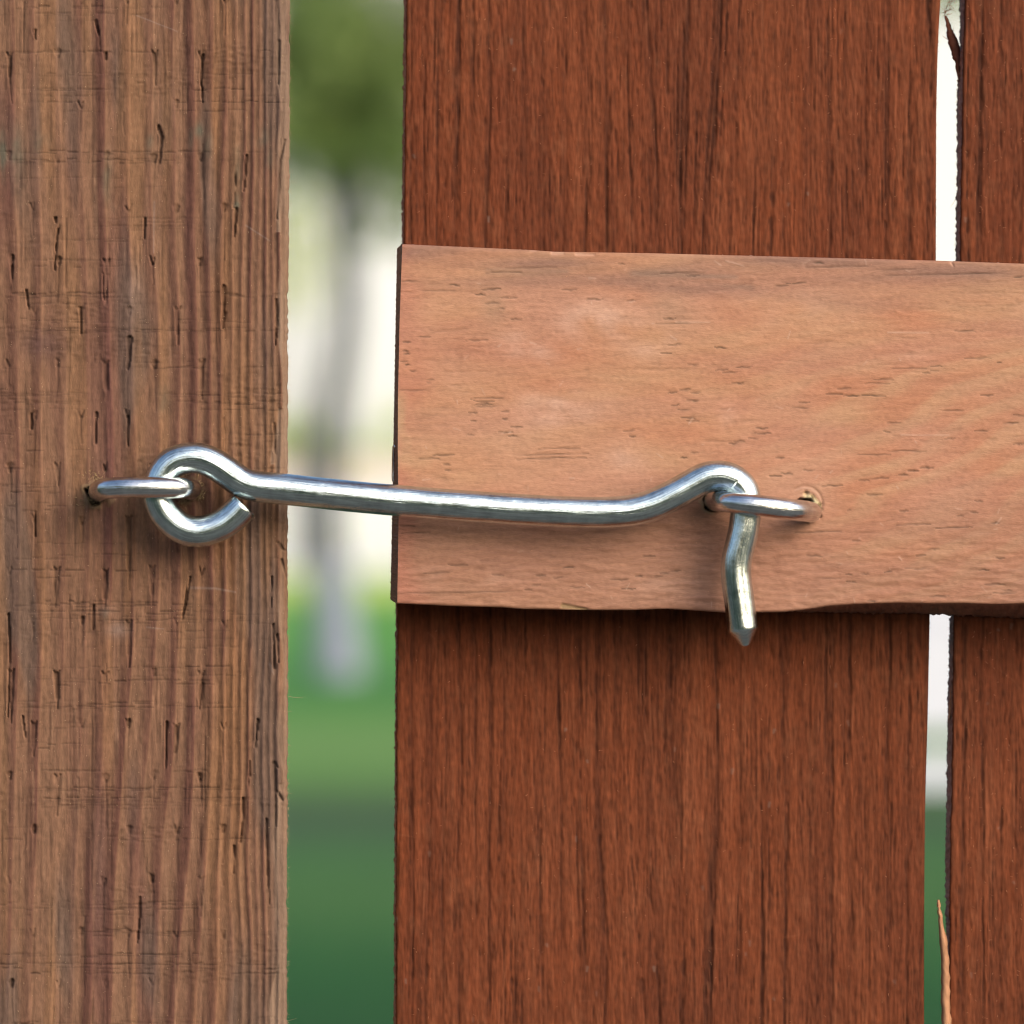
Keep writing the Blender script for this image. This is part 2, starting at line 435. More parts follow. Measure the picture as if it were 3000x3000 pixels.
# ------------------------------------------------------------------ stained pickets
def board_fields(x0, x1, seed, smooth_patch=True):
    r = Raster(x0, x1, -120, 3120, seed)
    X, Y = r.X, r.Y
    rg = random.Random(seed)
    cath = 0
    if smooth_patch:   # grain bends round a flatter heart around x = 1950
        d = (X - 1990) / 160
        cath = 38 * np.exp(-d * d) * np.sin((Y - 350) / 900.0 * math.pi * 0.8) * np.sign(d) * np.minimum(np.abs(d) * 1.5, 1)
    u = X + cath + 9 * r.noise(90, 700) + 3 * r.noise(30, 200)
    ug = np.arange(x0 - 400, x1 + 400)
    if smooth_patch:
        per = np.interp(ug, [1100, 1500, 1800, 2000, 2200, 2700], [44, 50, 62, 105, 66, 58])
    else:
        per = np.full(len(ug), 58.0)
    phase = np.interp(u, ug, np.cumsum(1 / per))
    f = phase - np.floor(phase)
    rr = np.random.default_rng(seed + 1).random(300)
    amp = 0.40 + 0.60 * rr[np.floor(phase).astype(int) % 300]
    band = (np.exp(-((f - 0.62) / 0.17) ** 2)) * amp
    band = np.clip(band * (0.8 + 0.35 * r.noise(22, 220)), 0, 1.3)
    base = np.array([0.252, 0.0690, 0.0270])
    # everything follows the same slow wander as the growth bands
    wx = np.clip(X + (u - X) * 0.8, X.min(), X.max())
    def along(sx, sy):
        return r.sample(r.noise(sx, sy), wx, Y)
    C = np.ones(X.shape + (3,)) * base
    C = mixc(C, (0.300, 0.098, 0.046), np.clip(0.25 + 0.12 * r.noise(16, 90), 0, 0.8) * (1 - np.clip(band, 0, 1)))
    C = mixc(C, (0.185, 0.050, 0.023), np.clip(r.noise(60, 260) * 0.4, 0, 0.5))
    C = mixc(C, (0.135, 0.040, 0.019), np.clip(band * 0.62, 0, 0.8))
    C = mixc(C, (0.150, 0.043, 0.020), np.clip(0.5 * sstep(0.2, 2.0, along(5, 220)), 0, 0.6))
    line = np.exp(-((f - 0.70 - 0.05 * r.noise(8, 60)) / 0.075) ** 2) * amp * np.clip(0.75 + 0.6 * r.noise(7, 130), 0, 1.25) * np.clip(0.9 + 0.35 * r.noise(3, 30), 0, 1.2)
    C = mixc(C, (0.070, 0.023, 0.012), np.clip(line * 0.55, 0, 0.7))
    # open pores: fine dark lines, crowded in the bands
    brk = 0.35 * r.noise(4, 10)
    dens = 0.10 + 1.0 * np.clip(band, 0, 1)
    s1 = along(1.7, 45) + brk; s2 = along(1.8, 110) + brk; s3 = along(2.6, 200) + brk
    pore = sstep(1.55 - 1.15 * dens, 2.7 - 1.05 * dens, s1) * 0.70
    pore = np.maximum(pore, sstep(1.7 - 1.1 * dens, 2.8 - 1.0 * dens, s2) * 0.85)
    pore = np.maximum(pore, sstep(1.9 - 1.0 * dens, 2.9 - 0.9 * dens, s3) * 0.85)
    C = mixc(C, (0.050, 0.018, 0.011), np.clip(pore * 0.62, 0, 0.8))
    ridge = sstep(0.9, 2.2, along(1.8, 60))
    C = mixc(C, (0.340, 0.120, 0.058), np.clip(ridge * 0.35 * (1 - pore), 0, 0.5))
    # paler woolly patches where the stain is thin
    wool = np.clip(r.noise(9, 16) + 0.5 * r.noise(40, 50) - 1.0, 0, 1.2)
    C = mixc(C, (0.315, 0.115, 0.056), np.clip(wool * 0.22, 0, 0.4))
    scr = np.zeros_like(X)
    for k in range(int(0.035 * (x1 - x0))):   # curved scuffs across the grain
        x = rg.uniform(x0, x1); y = rg.uniform(-60, 3060); L = rg.uniform(20, 90); a = rg.uniform(-0.5, 0.9)
        r.stroke(scr, [(x, y), (x + L * .5, y + L * .5 * a), (x + L, y + L * a * rg.uniform(.6, 1.5))], rg.uniform(2, 5), 1.5, rg.uniform(.2, .7), 1.4)
    C = mixc(C, (0.33, 0.13, 0.07), 0.40 * scr)
    C = C * (1 + 0.09 * r.noise(1.7, 9) + 0.09 * r.noise(1.8, 60) + 0.05 * r.noise(5, 5))[..., None]
    speck = np.zeros_like(X)
    for k in range(int(0.03 * (x1 - x0)) + 10):
        x = rg.uniform(x0, x1); y = rg.uniform(-60, 3060); L = rg.uniform(2, 14)
        r.stroke(speck, [(x, y), (x + rg.uniform(-3, 3), y + L)], rg.uniform(3, 7), 3, rg.uniform(.3, .8), 1.2)
    C = mixc(C, (0.34, 0.25, 0.21), 0.6 * speck)
    H = 0.05 * r.noise(60, 300) - 0.28 * line - 0.30 * pore - 0.06 * band + 0.08 * ridge + 0.06 * r.noise(1.7, 12) + 0.02 * r.noise(4, 5) + 0.05 * wool + 0.04 * scr
    return r, H, np.clip(C * np.array([0.452, 0.438, 0.43]), 0.004, 0.7)

# ------------------------------------------------------------------ planed rail
def rail_fields():
    r = Raster(1130, 3060, 690, 1840, 23)
    X, Y = r.X, r.Y
    rg = random.Random(8)
    # growth rings sweep up to the right below the middle, run level along the top
    xr = np.maximum(X - 1950, 0)
    sweep = 0.28 * xr + 0.00017 * xr * xr
    yc = Y + sweep * sstep(760, 1150, Y) + 24 * r.noise(190, 70) + 9 * r.noise(70, 22)
    f = yc / 108.0
    f = f - np.floor(f)
    ring = sstep(0.08, 0.55, f) * (1 - sstep(0.78, 0.98, f))
    strength = sstep(2000, 2700, X) * sstep(930, 1150, Y) * 0.78 + 0.16
    tan = np.array([0.525, 0.292, 0.165]); orange = np.array([0.500, 0.225, 0.125])
    t = np.clip(0.48 + (ring - 0.5) * strength + 0.16 * r.noise(60, 26) + 0.12 * r.noise(130, 70), 0, 1)
    C = tan + (orange - tan) * t[..., None]
    C = mixc(C, (0.535, 0.290, 0.195), np.clip(0.28 * r.noise(95, 70) + 0.12, 0, 0.55))
    C = mixc(C, (0.455, 0.215, 0.145), np.clip(r.noise(160, 30) * 0.3, 0, 0.4))
    # top strip darker and browner; lower third browner, its shading painted into the colour
    top = 1 - sstep(795, 905, Y + 26 * r.noise(140, 22))
    C = mixc(C, (0.305, 0.165, 0.118), 0.78 * top * np.clip(0.8 + 0.3 * r.noise(120, 14), 0, 1.2))
    low = sstep(1430, 1620, Y + 30 * r.noise(200, 30))
    C = mixc(C, (0.375, 0.185, 0.118), 0.68 * low)
    lft = 1 - sstep(1170, 1290, X + 30 * r.noise(40, 60))
    C = mixc(C, (0.50, 0.19, 0.125), 0.55 * lft)
    lft2 = (1 - sstep(1172, 1225, X + 26 * r.noise(20, 26))) * sstep(1120, 1180, Y) * (1 - sstep(1330, 1390, Y))
    C = mixc(C, (0.52, 0.34, 0.19), 0.7 * lft2)
    # pale rubbed patches
    rub = 0
    for x, y, sx, sy, a in [(1800, 940, 130, 60, .55), (1900, 1010, 60, 40, .5), (1640, 1190, 120, 55, .6), (1560, 1030, 70, 26, .5), (1720, 930, 60, 40, .4), (1840, 1330, 45, 50, .4), (1500, 990, 60, 30, .3), (2300, 900, 160, 60, .22),
                            (1300, 1100, 60, 60, .25), (2140, 1260, 40, 60, .3), (2700, 1040, 110, 40, .15), (1380, 1690, 120, 26, .35), (1950, 1720, 120, 30, .2)]:
        rub = rub + a * np.exp(-((X - x) / sx) ** 2 - ((Y - y) / sy) ** 2)
    rub = np.clip(rub * (0.85 + 0.45 * r.noise(22, 16)), 0, 0.8)
    C = mixc(C, (0.66, 0.42, 0.31), rub * 0.9)
    C = mixc(C, (0.36, 0.235, 0.15), 0.45 * np.exp(-((X - 1445) / 40) ** 2 - ((Y - 900) / 60) ** 2) + 0.4 * np.exp(-((X - 1960) / 60) ** 2 - ((Y - 900) / 45) ** 2))
    # grey veil streaks near the upper edge
    vs = np.zeros_like(X)
    for pts, w in [([(1430, 797), (1560, 800), (1660, 798)], 12), ([(1860, 800), (2060, 812), (2150, 818)], 22), ([(2000, 806), (2200, 840)], 18)]:
        r.stroke(vs, pts, w, w * .7, 0.8, 1.8)
    C = mixc(C, (0.235, 0.165, 0.125), 0.55 * vs * np.clip(0.8 + 0.5 * r.noise(90, 4), 0, 1.3))
    # fine fibre
    fine = r.noise(14, 2.6); fz = r.noise(4, 3)
    C = C * (1 + 0.030 * fine + 0.035 * fz + 0.02 * r.noise(40, 3))[..., None]
    faint = sstep(1.5, 2.6, r.noise(26, 2.6) + 0.3 * r.noise(90, 60)) * np.clip(0.6 + 0.4 * r.noise(120, 60), 0, 1)
    # resin canals: short dark ticks where the photograph has them
    tick = np.zeros_like(X)
    T = []
    for x, y, L in [(200, 618, 60), (90, 648, 40), (530, 637, 120), (80, 705, 30), (90, 722, 40), (70, 770, 40), (90, 790, 24), (130, 832, 44), (240, 887, 34), (225, 905, 24), (130, 952, 180),
                    (600, 1003, 190), (575, 1022, 110), (580, 1040, 100), (580, 1055, 110), (505, 1095, 50), (710, 1085, 50), (510, 1145, 36), (705, 1132, 30), (780, 1183, 70), (710, 1217, 80), (490, 1232, 44), (755, 1238, 50),
                    (1050, 1318, 230), (990, 1355, 420), (1000, 1380, 380), (340, 1420, 44), (350, 1455, 34), (320, 1360, 120), (230, 1382, 110), (1770, 665, 70), (1720, 722, 60), (1890, 792, 60), (1840, 948, 60), (1905, 968, 50), (1760, 967, 50),
                    (1890, 1018, 66), (1780, 1045, 50), (1835, 1075, 70), (1860, 1128, 80), (1890, 1145, 70), (1490, 1208, 66), (1510, 1242, 40), (630, 405, 90), (685, 440, 40), (730, 370, 90), (550, 350, 60), (780, 505, 60),
                    (1740, 502, 70), (1770, 533, 200), (1270, 380, 90), (1110, 320, 80), (1440, 157, 40), (870, 182, 280), (1890, 232, 80), (1820, 215, 240), (700, 210, 200), (390, 290, 60), (620, 316, 100), (110, 267, 110), (300, 325, 200), (1900, 1345, 40), (1830, 1376, 40), (1500, 390, 50)]:
        T.append((1150 + x / 2.147, 700 + y / 2.147, L / 2.147))
    for x, y, L in [(20, 683, 60), (170, 807, 90), (30, 825, 70), (80, 840, 80), (130, 908, 60), (760, 175, 350), (1130, 193, 220), (1430, 222, 650), (500, 280, 110), (410, 295, 70), (800, 942, 80), (740, 975, 90), (845, 986, 90), (985, 985, 130), (1050, 885, 110),
                    (1010, 910, 140), (1210, 815, 190), (1380, 800, 60), (1370, 830, 50), (1320, 843, 50), (1640, 750, 150), (1775, 778, 24), (1700, 985, 70), (550, 1032, 60), (530, 1062, 100), (1495, 1078, 130), (1115, 1157, 80), (1070, 1212, 36), (1850, 1157, 90),
                    (1665, 1208, 80), (1465, 1257, 60), (280, 1193, 70), (290, 1223, 90), (230, 1255, 60), (140, 1273, 60), (100, 1290, 50), (1200, 1335, 210), (990, 1357, 180), (400, 1376, 50), (1235, 1461, 60), (1165, 1484, 40), (580, 1455, 60), (440, 1478, 60),
                    (370, 1490, 70), (1310, 1440, 60), (1900, 1288, 60), (1900, 1110, 60), (1560, 580, 120), (1900, 240, 50), (640, 150, 60)]:
        T.append((2100 + x / 2.147, 700 + y / 2.147, L / 2.147))
    for x, y, L in [(900, 772, 50), (1010, 748, 100), (820, 805, 60), (500, 845, 70), (620, 830, 140), (240, 890, 150), (590, 965, 110), (380, 1090, 30), (1280, 1135, 50), (1390, 1110, 60), (1430, 1017, 60), (1560, 1195, 60), (1230, 1230, 260), (1060, 1403, 90),
                    (440, 1335, 60), (100, 1460, 120), (930, 1562, 170), (510, 1605, 60), (380, 1610, 50), (400, 1670, 70), (1110, 1787, 140), (560, 1825, 60), (1660, 1740, 80), (820, 1095, 60), (900, 1205, 240), (200, 1640, 200), (1560, 1690, 150), (1640, 1760, 170), (700, 1590, 60), (1470, 1573, 70), (960, 1455, 70), (130, 1265, 330), (1600, 1480, 60)]:
        T.append((2350 + x / 2.76, 1100 + y / 2.76, L / 2.76))
    for x, y, L in [(390, 383, 160), (520, 333, 110), (1720, 275, 70), (1210, 348, 60), (1040, 400, 60), (1145, 415, 50), (1535, 427, 100), (1660, 405, 40), (1270, 475, 80), (960, 490, 40), (1590, 485, 80), (1820, 385, 50), (770, 395, 60), (500, 507, 700), (1010, 460, 50), (1890, 370, 60), (250, 130, 160), (200, 90, 80), (640, 60, 40), (1780, 405, 50)]:
        T.append((1100 + x / 2.147, 1500 + y / 2.147, L / 2.147))
    for k in range(30):
        T.append((rg.uniform(1180, 3050), rg.choice([rg.uniform(780, 1780), rg.uniform(1480, 1780)]), rg.uniform(8, 34) * -1))
    for x, y, L in T:
        weak = L < 0
        L = abs(L) * (1.0 if weak else 1.15)
        v = rg.uniform(.10, .26) if weak else (rg.uniform(.65, 1.0) if L < 70 else rg.uniform(.55, .8))
        w = rg.uniform(1.6, 2.6) if weak else min(3.5, 2.0 + 60 / (L + 40))
        n = 5
        sl = rg.uniform(-.05, .05) if L < 100 else -0.02
        pts = [(x - L / 2 + L * i / n, y + sl * L * (i / n - .5) + rg.uniform(-1.6, 1.6)) for i in range(n + 1)]
        h = len(pts) // 2
        r.stroke(tick, pts[:h + 1], 0.8, w, v, 0.8); r.stroke(tick, pts[h:], w, 0.6, v, 0.8)
    C = mixc(C, (0.085, 0.055, 0.035), np.clip(tick * 0.85, 0, 0.85))
    C *= (1 - 0.10 * faint)[..., None]
    lowrough = sstep(1420, 1700, Y)
    H = 0.05 * r.noise(200, 60) - 0.22 * tick - 0.08 * faint + 0.014 * fine + 0.014 * fz + lowrough * (0.06 * r.noise(24, 5) + 0.03 * r.noise(10, 3.2))
    # thin scratches and pale fibres
    sc = np.zeros_like(X)
    for k in range(70):
        x = rg.uniform(1200, 3000); y = rg.uniform(760, 1770); L = rg.uniform(5, 26); a = rg.uniform(0, 6.28)
        r.stroke(sc, [(x, y), (x + L * math.cos(a), y + L * math.sin(a))], 2.2, 1, rg.uniform(.3, .9), .8)
    for x, y, L, yy in [(2127, 765, 26, 14), (2600, 974, 60, 0), (1980, 944, 50, 0), (2640, 1274, 70, 2), (1725, 815, 10, 0)]:
        r.stroke(sc, [(x, y), (x + L, y + yy * .4), (x + 2 * L, y + yy)], 2.4, 1.4, .7, .8)
    C = mixc(C, (0.72, 0.52, 0.40), 0.5 * sc)
    H += 0.06 * sc
    # faint circular print of a washer, holes of the staple with chipped pale rim on the right one
    d = np.hypot(X - 2358, Y - 1476)
    ang = np.arctan2(-(Y - 1476), X - 2358)
    arc = np.exp(-((d - 52) / 3.2) ** 2) * sstep(-0.9, -0.3, ang) * (1 - sstep(1.9, 2.5, ang))
    H -= 0.22 * arc; C *= (1 - 0.12 * arc)[..., None]
    arc2 = np.exp(-((d - 47) / 2.5) ** 2) * sstep(-0.9, -0.3, ang) * (1 - sstep(1.9, 2.5, ang))
    C = mixc(C, (0.62, 0.42, 0.31), 0.35 * arc2)
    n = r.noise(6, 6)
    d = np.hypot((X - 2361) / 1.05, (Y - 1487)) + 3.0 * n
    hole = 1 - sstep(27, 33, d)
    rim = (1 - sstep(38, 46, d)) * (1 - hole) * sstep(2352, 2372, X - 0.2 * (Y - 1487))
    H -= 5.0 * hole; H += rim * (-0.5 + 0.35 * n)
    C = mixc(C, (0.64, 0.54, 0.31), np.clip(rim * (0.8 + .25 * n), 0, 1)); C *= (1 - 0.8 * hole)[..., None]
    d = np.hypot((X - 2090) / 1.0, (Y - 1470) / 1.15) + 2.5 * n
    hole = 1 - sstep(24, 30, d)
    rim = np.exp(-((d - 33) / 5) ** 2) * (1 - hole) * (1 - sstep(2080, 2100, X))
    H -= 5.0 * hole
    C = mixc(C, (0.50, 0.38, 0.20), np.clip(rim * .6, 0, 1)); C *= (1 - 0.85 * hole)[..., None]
    # bruised dents right of the hook tail
    for x, y, sx, sy, a in [(2300, 1585, 26, 16, .30), (2270, 1650, 16, 30, .2), (1945, 1550, 30, 10, .3), (1340, 1040, 14, 50, .12)]:
        g = np.exp(-((X - x) / sx) ** 2 - ((Y - y) / sy) ** 2)
        H -= a * g
        C *= (1 - 0.4 * a * g)[..., None]
    chip = np.zeros_like(X)
    r.stroke(chip, [(1650, 1776), (1680, 1780), (1720, 1786)], 12, 5, 1.0, .8)
    C = mixc(C, (0.30, 0.22, 0.10), 0.7 * chip); H -= 0.5 * chip
    chip = np.zeros_like(X)
    for pts, w in [([(1620, 741), (1650, 742)], 8), ([(1690, 744), (1740, 746)], 7), ([(1555, 734), (1570, 735)], 4), ([(2788, 770), (2792, 778)], 6)]:
        r.stroke(chip, pts, w, w * .6, 0.9, .8)
    C = mixc(C, (0.62, 0.38, 0.27), 0.6 * chip); H -= 0.4 * chip
    return r, H, np.clip(C * np.array([0.635, 0.638, 0.680]), 0.01, 0.85)

# ------------------------------------------------------------------ slab builder (a closed, relief-carrying timber)
def slab(name, fields, along, across, fx, Y0, Y1, side0, side1, rnd, mat, side_col, parent, ns=8, cap=False, gap_y=None):
    """fx(a, c) -> photograph px, py of the front face for along index a and across index c (2-D arrays).
    side0/side1(a) -> px, py of the back corners (at depth Y1). Relief and colour are sampled from the raster."""
    r, H, C = fields
    A, Cc = np.meshgrid(along, across, indexing='ij')
    px, py = fx(A, Cc)
    h = r.sample(H, px, py); col = r.sample(C, px, py)
    d0 = (Cc - across[0]); d1 = (across[-1] - Cc)
    d = np.minimum(d0, d1)
    dd = np.clip(rnd - d, 0, rnd)
    back = (rnd - np.sqrt(np.maximum(rnd * rnd - dd * dd, 0))) * S
    fade = sstep(0, rnd * 0.7, d)
    k = S * (D + Y0) / D
    Vx = CAMX + (px - AX) * k
    Vz = (AZ - py) * k
    Vy = Y0 - h * 1e-3 * (0.35 + 0.65 * fade) + back
    F = np.stack([Vx, Vy, Vz], -1)
    na, nc = A.shape
    rng = np.random.default_rng(abs(hash(name)) % 1000 if False else len(name) * 7 + nc)
    def side(corner, start):
        bx, by = corner(along)
        kb = S * (D + Y1) / D
        B = np.stack([CAMX + (bx - AX) * kb, np.full(na, Y1), (AZ - by) * kb], -1)
        t = (np.arange(1, ns + 1) / ns)[None, :, None]
        g = start[:, None, :] * (1 - t) + B[:, None, :] * t
        return g
    s0 = side(side0, F[:, 0])[:, ::-1]
    s1 = side(side1, F[:, -1])
    jag = rng.standard_normal((na, ns)) * 0.00012
    jag = (jag + np.roll(jag, 1, 0) + np.roll(jag, 2, 0)) / 1.7
    ax = 0 if abs(F[0, -1, 0] - F[0, 0, 0]) > abs(F[0, -1, 2] - F[0, 0, 2]) else 2
    s0[..., ax] += jag; s1[..., ax] += jag[:, ::-1]
    V = np.concatenate([s0, F, s1], axis=1)
    m = rng.standard_normal((na, ns)); m = (m + np.roll(m, 1, 0) + np.roll(m, 2, 0) + np.roll(m, 3, 0)) / 2
    sc = np.array(side_col)[None, None, :] * (1 + 0.16 * m)[..., None]
    CC = np.concatenate([sc, col, sc[:, ::-1]], axis=1)
    nt = V.shape[1]
    idx = np.arange(na * nt).reshape(na, nt)
    nxt = np.roll(idx, -1, axis=1)
    q = np.stack([idx[:-1], idx[1:], nxt[1:], nxt[:-1]], -1).reshape(-1, 4)
    V = V.reshape(-1, 3); CC = CC.reshape(-1, 3)
    ng = [idx[0].tolist()[::-1], idx[-1].tolist()] if not cap else [idx[-1].tolist()]
    if cap:      # a separate, sharp-edged end face between front edge and back edge
        fr = F[0]; nb = 6
        e0 = s0[0, 0]; e1 = s1[0, -1]
        t = np.linspace(0, 1, nc)[:, None]
        bk = e0 * (1 - t) + e1 * t
        tt = np.linspace(0, 1, nb)[None, :, None]
        g = fr[:, None] * (1 - tt) + bk[:, None] * tt
        g[:, 1:, 0] += rng.standard_normal((nc, nb - 1)) * 0.00008
        o = len(V)
        gi = o + np.arange(nc * nb).reshape(nc, nb)
        q = np.concatenate([q, np.stack([gi[:-1, :-1], gi[1:, :-1], gi[1:, 1:], gi[:-1, 1:]], -1).reshape(-1, 4)])
        V = np.concatenate([V, g.reshape(-1, 3)])
        ec = np.array(side_col)[None, :] * (1 + 0.2 * rng.standard_normal((nc * nb, 1)))
        CC = np.concatenate([CC, ec])
    me = np_mesh(name, V, q, ng)
    col_attr(me, CC)
    bm = bmesh.new(); bm.from_mesh(me)
    bmesh.ops.recalc_face_normals(bm, faces=bm.faces)
    bm.to_mesh(me); bm.free()
    return link_mesh(name, me, mat, parent)

def steps(lo, fine0, fine1, hi, fine=G, skip=None):
    a = [fine0 + fine * i for i in range(int((fine1 - fine0) / fine) + 1)]
    if skip: a = [v for v in a if not (skip[0] < v < skip[1])] + list(np.arange(skip[0] + 5, skip[1] - 5, 18.0))
    d = 12.0; v = fine0
    while v - d > lo: v -= d; a.append(v); d *= 1.12
    a.append(lo)
    d = 12.0; v = a and fine1
    while v + d < hi: v += d; a.append(v); d *= 1.12
    a.append(hi)
    return np.array(sorted(set(a)))

# ------------------------------------------------------------------ fibres
def fibres(name, items, mat, parent, label=None):
    """items: (point, direction, length, width, curl) in metres; three-sided tapering hairs joined into one part"""
    V, T = [], []
    rg = random.Random(len(items))
    for p, d, L, w, curl in items:
        p = Vector(p); d = Vector(d).normalized()
        a = d.orthogonal().normalized(); b = d.cross(a)
        th = rg.uniform(0, 6.28); bend = (a * math.cos(th) + b * math.sin(th)) * curl
        base = len(V)
        n = 3
        for i in range(n):
            t = i / n
            c = p + d * (L * t) + bend * (L * t * t)
            for k in range(3):
                an = k * 2.094 + th
                V.append(c + (a * math.cos(an) + b * math.sin(an)) * (w * 0.5 * (1 - 0.6 * t)))
        V.append(p + d * L + bend * L)
        for i in range(n - 1):
            for k in range(3):
                k2 = (k + 1) % 3
                q = [base + i * 3 + k, base + i * 3 + k2, base + i * 3 + 3 + k2, base + i * 3 + 3 + k]
                T.append((q[0], q[1], q[2])); T.append((q[0], q[2], q[3]))
        tip = base + n * 3
        for k in range(3): T.append((base + n * 3 - 3 + k, base + n * 3 - 3 + (k + 1) % 3, tip))
    me = np_mesh(name, np.array([tuple(v) for v in V]), np.array(T))
    o = link_mesh(name, me, mat, parent)
    o['kind'] = 'stuff'
    if label: o['label'] = label
    return o

# ------------------------------------------------------------------ swept round bar
def catmull(pts, per=14):
    P_ = [np.array(p, float) for p in pts]
    P_ = [2 * P_[0] - P_[1]] + P_ + [2 * P_[-1] - P_[-2]]
    out = []
    for i in range(1, len(P_) - 2):
        p0, p1, p2, p3 = P_[i - 1:i + 3]
        for k in range(per):
            t = k / per
            out.append(0.5 * ((2 * p1) + (-p0 + p2) * t + (2 * p0 - 5 * p1 + 4 * p2 - p3) * t * t + (-p0 + 3 * p1 - 3 * p2 + p3) * t ** 3))
    out.append(P_[-2])
    return np.array(out)

def tube(name, path, rad, mat, parent, seg=48, tip=None, facet=None):
    """path (n,3) metres; rad(i, s) radius; rounded or pointed ends"""
    n = len(path)
    T = np.gradient(path, axis=0); T /= np.linalg.norm(T, axis=1)[:, None]
    up = np.array([0.0, -1.0, 0.0])
    N = up - T[0] * np.dot(up, T[0]); N /= np.linalg.norm(N)
    s = np.concatenate([[0], np.cumsum(np.linalg.norm(np.diff(path, axis=0), axis=1))])
    V, UV = [], []
    th = np.linspace(0, 2 * math.pi, seg, endpoint=False)
    for i in range(n):
        N = N - T[i] * np.dot(N, T[i]); N /= np.linalg.norm(N)
        B = np.cross(T[i], N)
        r = rad(s[i], s[-1])
        rr = np.full(seg, r)
        if facet is not None: rr = rr * facet(th, s[i], s[-1])
        V.append(path[i] + rr[:, None] * (np.cos(th)[:, None] * N + np.sin(th)[:, None] * B))
        UV.append(np.stack([np.full(seg, s[i]), np.abs(th - math.pi) * r, np.zeros(seg)], -1))
    V = np.concatenate(V); UV = np.concatenate(UV)
    idx = np.arange(n * seg).reshape(n, seg)
    nx = np.roll(idx, -1, 1)
    q = np.stack([idx[:-1], nx[:-1], nx[1:], idx[1:]], -1).reshape(-1, 4)
    me = np_mesh(name, V, q, [idx[0].tolist()[::-1], idx[-1].tolist()])
    a = me.attributes.new('tube_uv', 'FLOAT_VECTOR', 'POINT')
    a.data.foreach_set('vector', UV.astype(np.float32).ravel())
    o = link_mesh(name, me, mat, parent)
    for p in me.polygons[-2:]: p.use_smooth = False
    return o

GROUND = -0.9

# ================================================================== GATE POST
post = empty('gate_post', (P(320, 1500, 0)[0], 0.044, GROUND))
tag(post, 'rough sawn brown timber post with incised marks, left of the gate', 'post')
xe = curve([(-9000, 880), (0, 851), (300, 851), (900, 847), (1500, 845), (2200, 845), (3000, 842), (12000, 815)])
PF = post_fields()
p_along = steps(-7500, -60, 3060, 12080)
p_cross = np.concatenate([np.arange(-201, -30, 12.0), np.arange(-30, 852, G)])
def post_map(A, Cc):
    e = xe(A)
    rgd = PF[0].sample(post_edge, np.full_like(A, 300.0), A)
    return Cc + (e - 851) + rgd * sstep(760, 849, Cc), A
post_edge = 0.9 * PF[0].noise(500, 5) + 0.6 * PF[0].noise(500, 25) + 0.5 * PF[0].noise(500, 160)
slab('timber', PF, p_along, p_cross, post_map, 0.0, 0.089,
     lambda a: (xe(a) - 1052, a), lambda a: (xe(a) - 40, a), 26.0, M_POST, (0.27, 0.165, 0.10), post, ns=6)

rg = random.Random(77)
items = []
for k in range(900):      # fuzz on the right arris
    y = rg.uniform(-40, 3040)
    x = float(xe(y)) - rg.uniform(-1, 5)
    items.append((P(x, y, rg.uniform(0.0012, 0.004)), (rg.uniform(.4, 1), rg.uniform(-.4, .3), rg.uniform(-.8, .8)), rg.uniform(.15, .75) * 1e-3, rg.uniform(.05, .10) * 1e-3, rg.uniform(0, .8)))
for x, y, dx, dz, L, c in [(848, 530, 1, -.2, 2.2, .3), (848, 505, 1, .1, 1.4, .5), (846, 2040, 1, -.35, 4.2, .35), (846, 2325, 1, .2, 1.2, .8), (846, 1395, .9, -.25, 2.0, .3),
                           (848, 60, .6, -1, 2.2, .3), (847, 40, .5, -.9, 1.8, .2), (844, 2180, .5, -.6, 1.0, .9), (844, 2990, 1, .2, 2.6, .4), (846, 1640, .8, -.2, 1.2, .2), (847, 920, .8, .4, 1.0, .3), (844, 2085, .8, .3, 1.1, .6)]:
    items.append((P(x, y, 0.002), (dx, -.15, dz), L * 1e-3, 0.085e-3, c))
for k in range(1100):     # small lifted fibres over the face
    y = rg.uniform(-20, 3020); x = rg.uniform(0, 835)
    items.append((P(x, y, -0.0001), (rg.uniform(-.6, .6), rg.uniform(-.9, -.15), rg.uniform(-1, 1)), rg.uniform(.15, .55) * 1e-3, rg.uniform(.05, .10) * 1e-3, rg.uniform(0, .6)))
fibres('wood_fibre', items, M_FIBRE, post)
items = []
for hx, hy, n, spread in [(270, 1400, 26, 16), (262, 1468, 34, 14), (300, 1400, 14, 14), (556, 1392, 60, 14), (578, 1452, 70, 13), (545, 1470, 40, 14), (572, 1420, 24, 10)]:
    for k in range(int(n * 1.8)):
        x = hx + rg.gauss(0, spread); y = hy + rg.gauss(0, spread * .7)
        items.append((P(x, y, 0.0004), (rg.uniform(-.8, .8), rg.uniform(-1, -.3), rg.uniform(-.7, .7)), rg.uniform(.5, 1.6) * 1e-3, rg.uniform(.10, .24) * 1e-3, rg.uniform(0, .35)))
fibres('splinter_fluff', items, M_STRAW, post)

def wire(pts):
    return catmull([P(x, y, Y * 1e-3) for x, y, Y in pts], 12)
tube('eye_staple', wire([(290, 1446, 14), (290, 1444, 4), (289, 1440, -3), (293, 1436, -9), (312, 1431, -14), (362, 1428, -16.8), (430, 1428, -17.2), (500, 1429, -16.2), (540, 1431, -13), (558, 1433, -7), (560, 1434, 1), (560, 1434, 14)]),
     lambda s, L: 2.6e-3, M_EYE, post, 40)

# ================================================================== GATE
gate = empty('wooden_gate', (P(2100, 1500, 0.04)[0], 0.042, GROUND + 0.06))
tag(gate, 'reddish brown wooden gate of upright pickets behind a paler level rail, right of the post', 'gate')

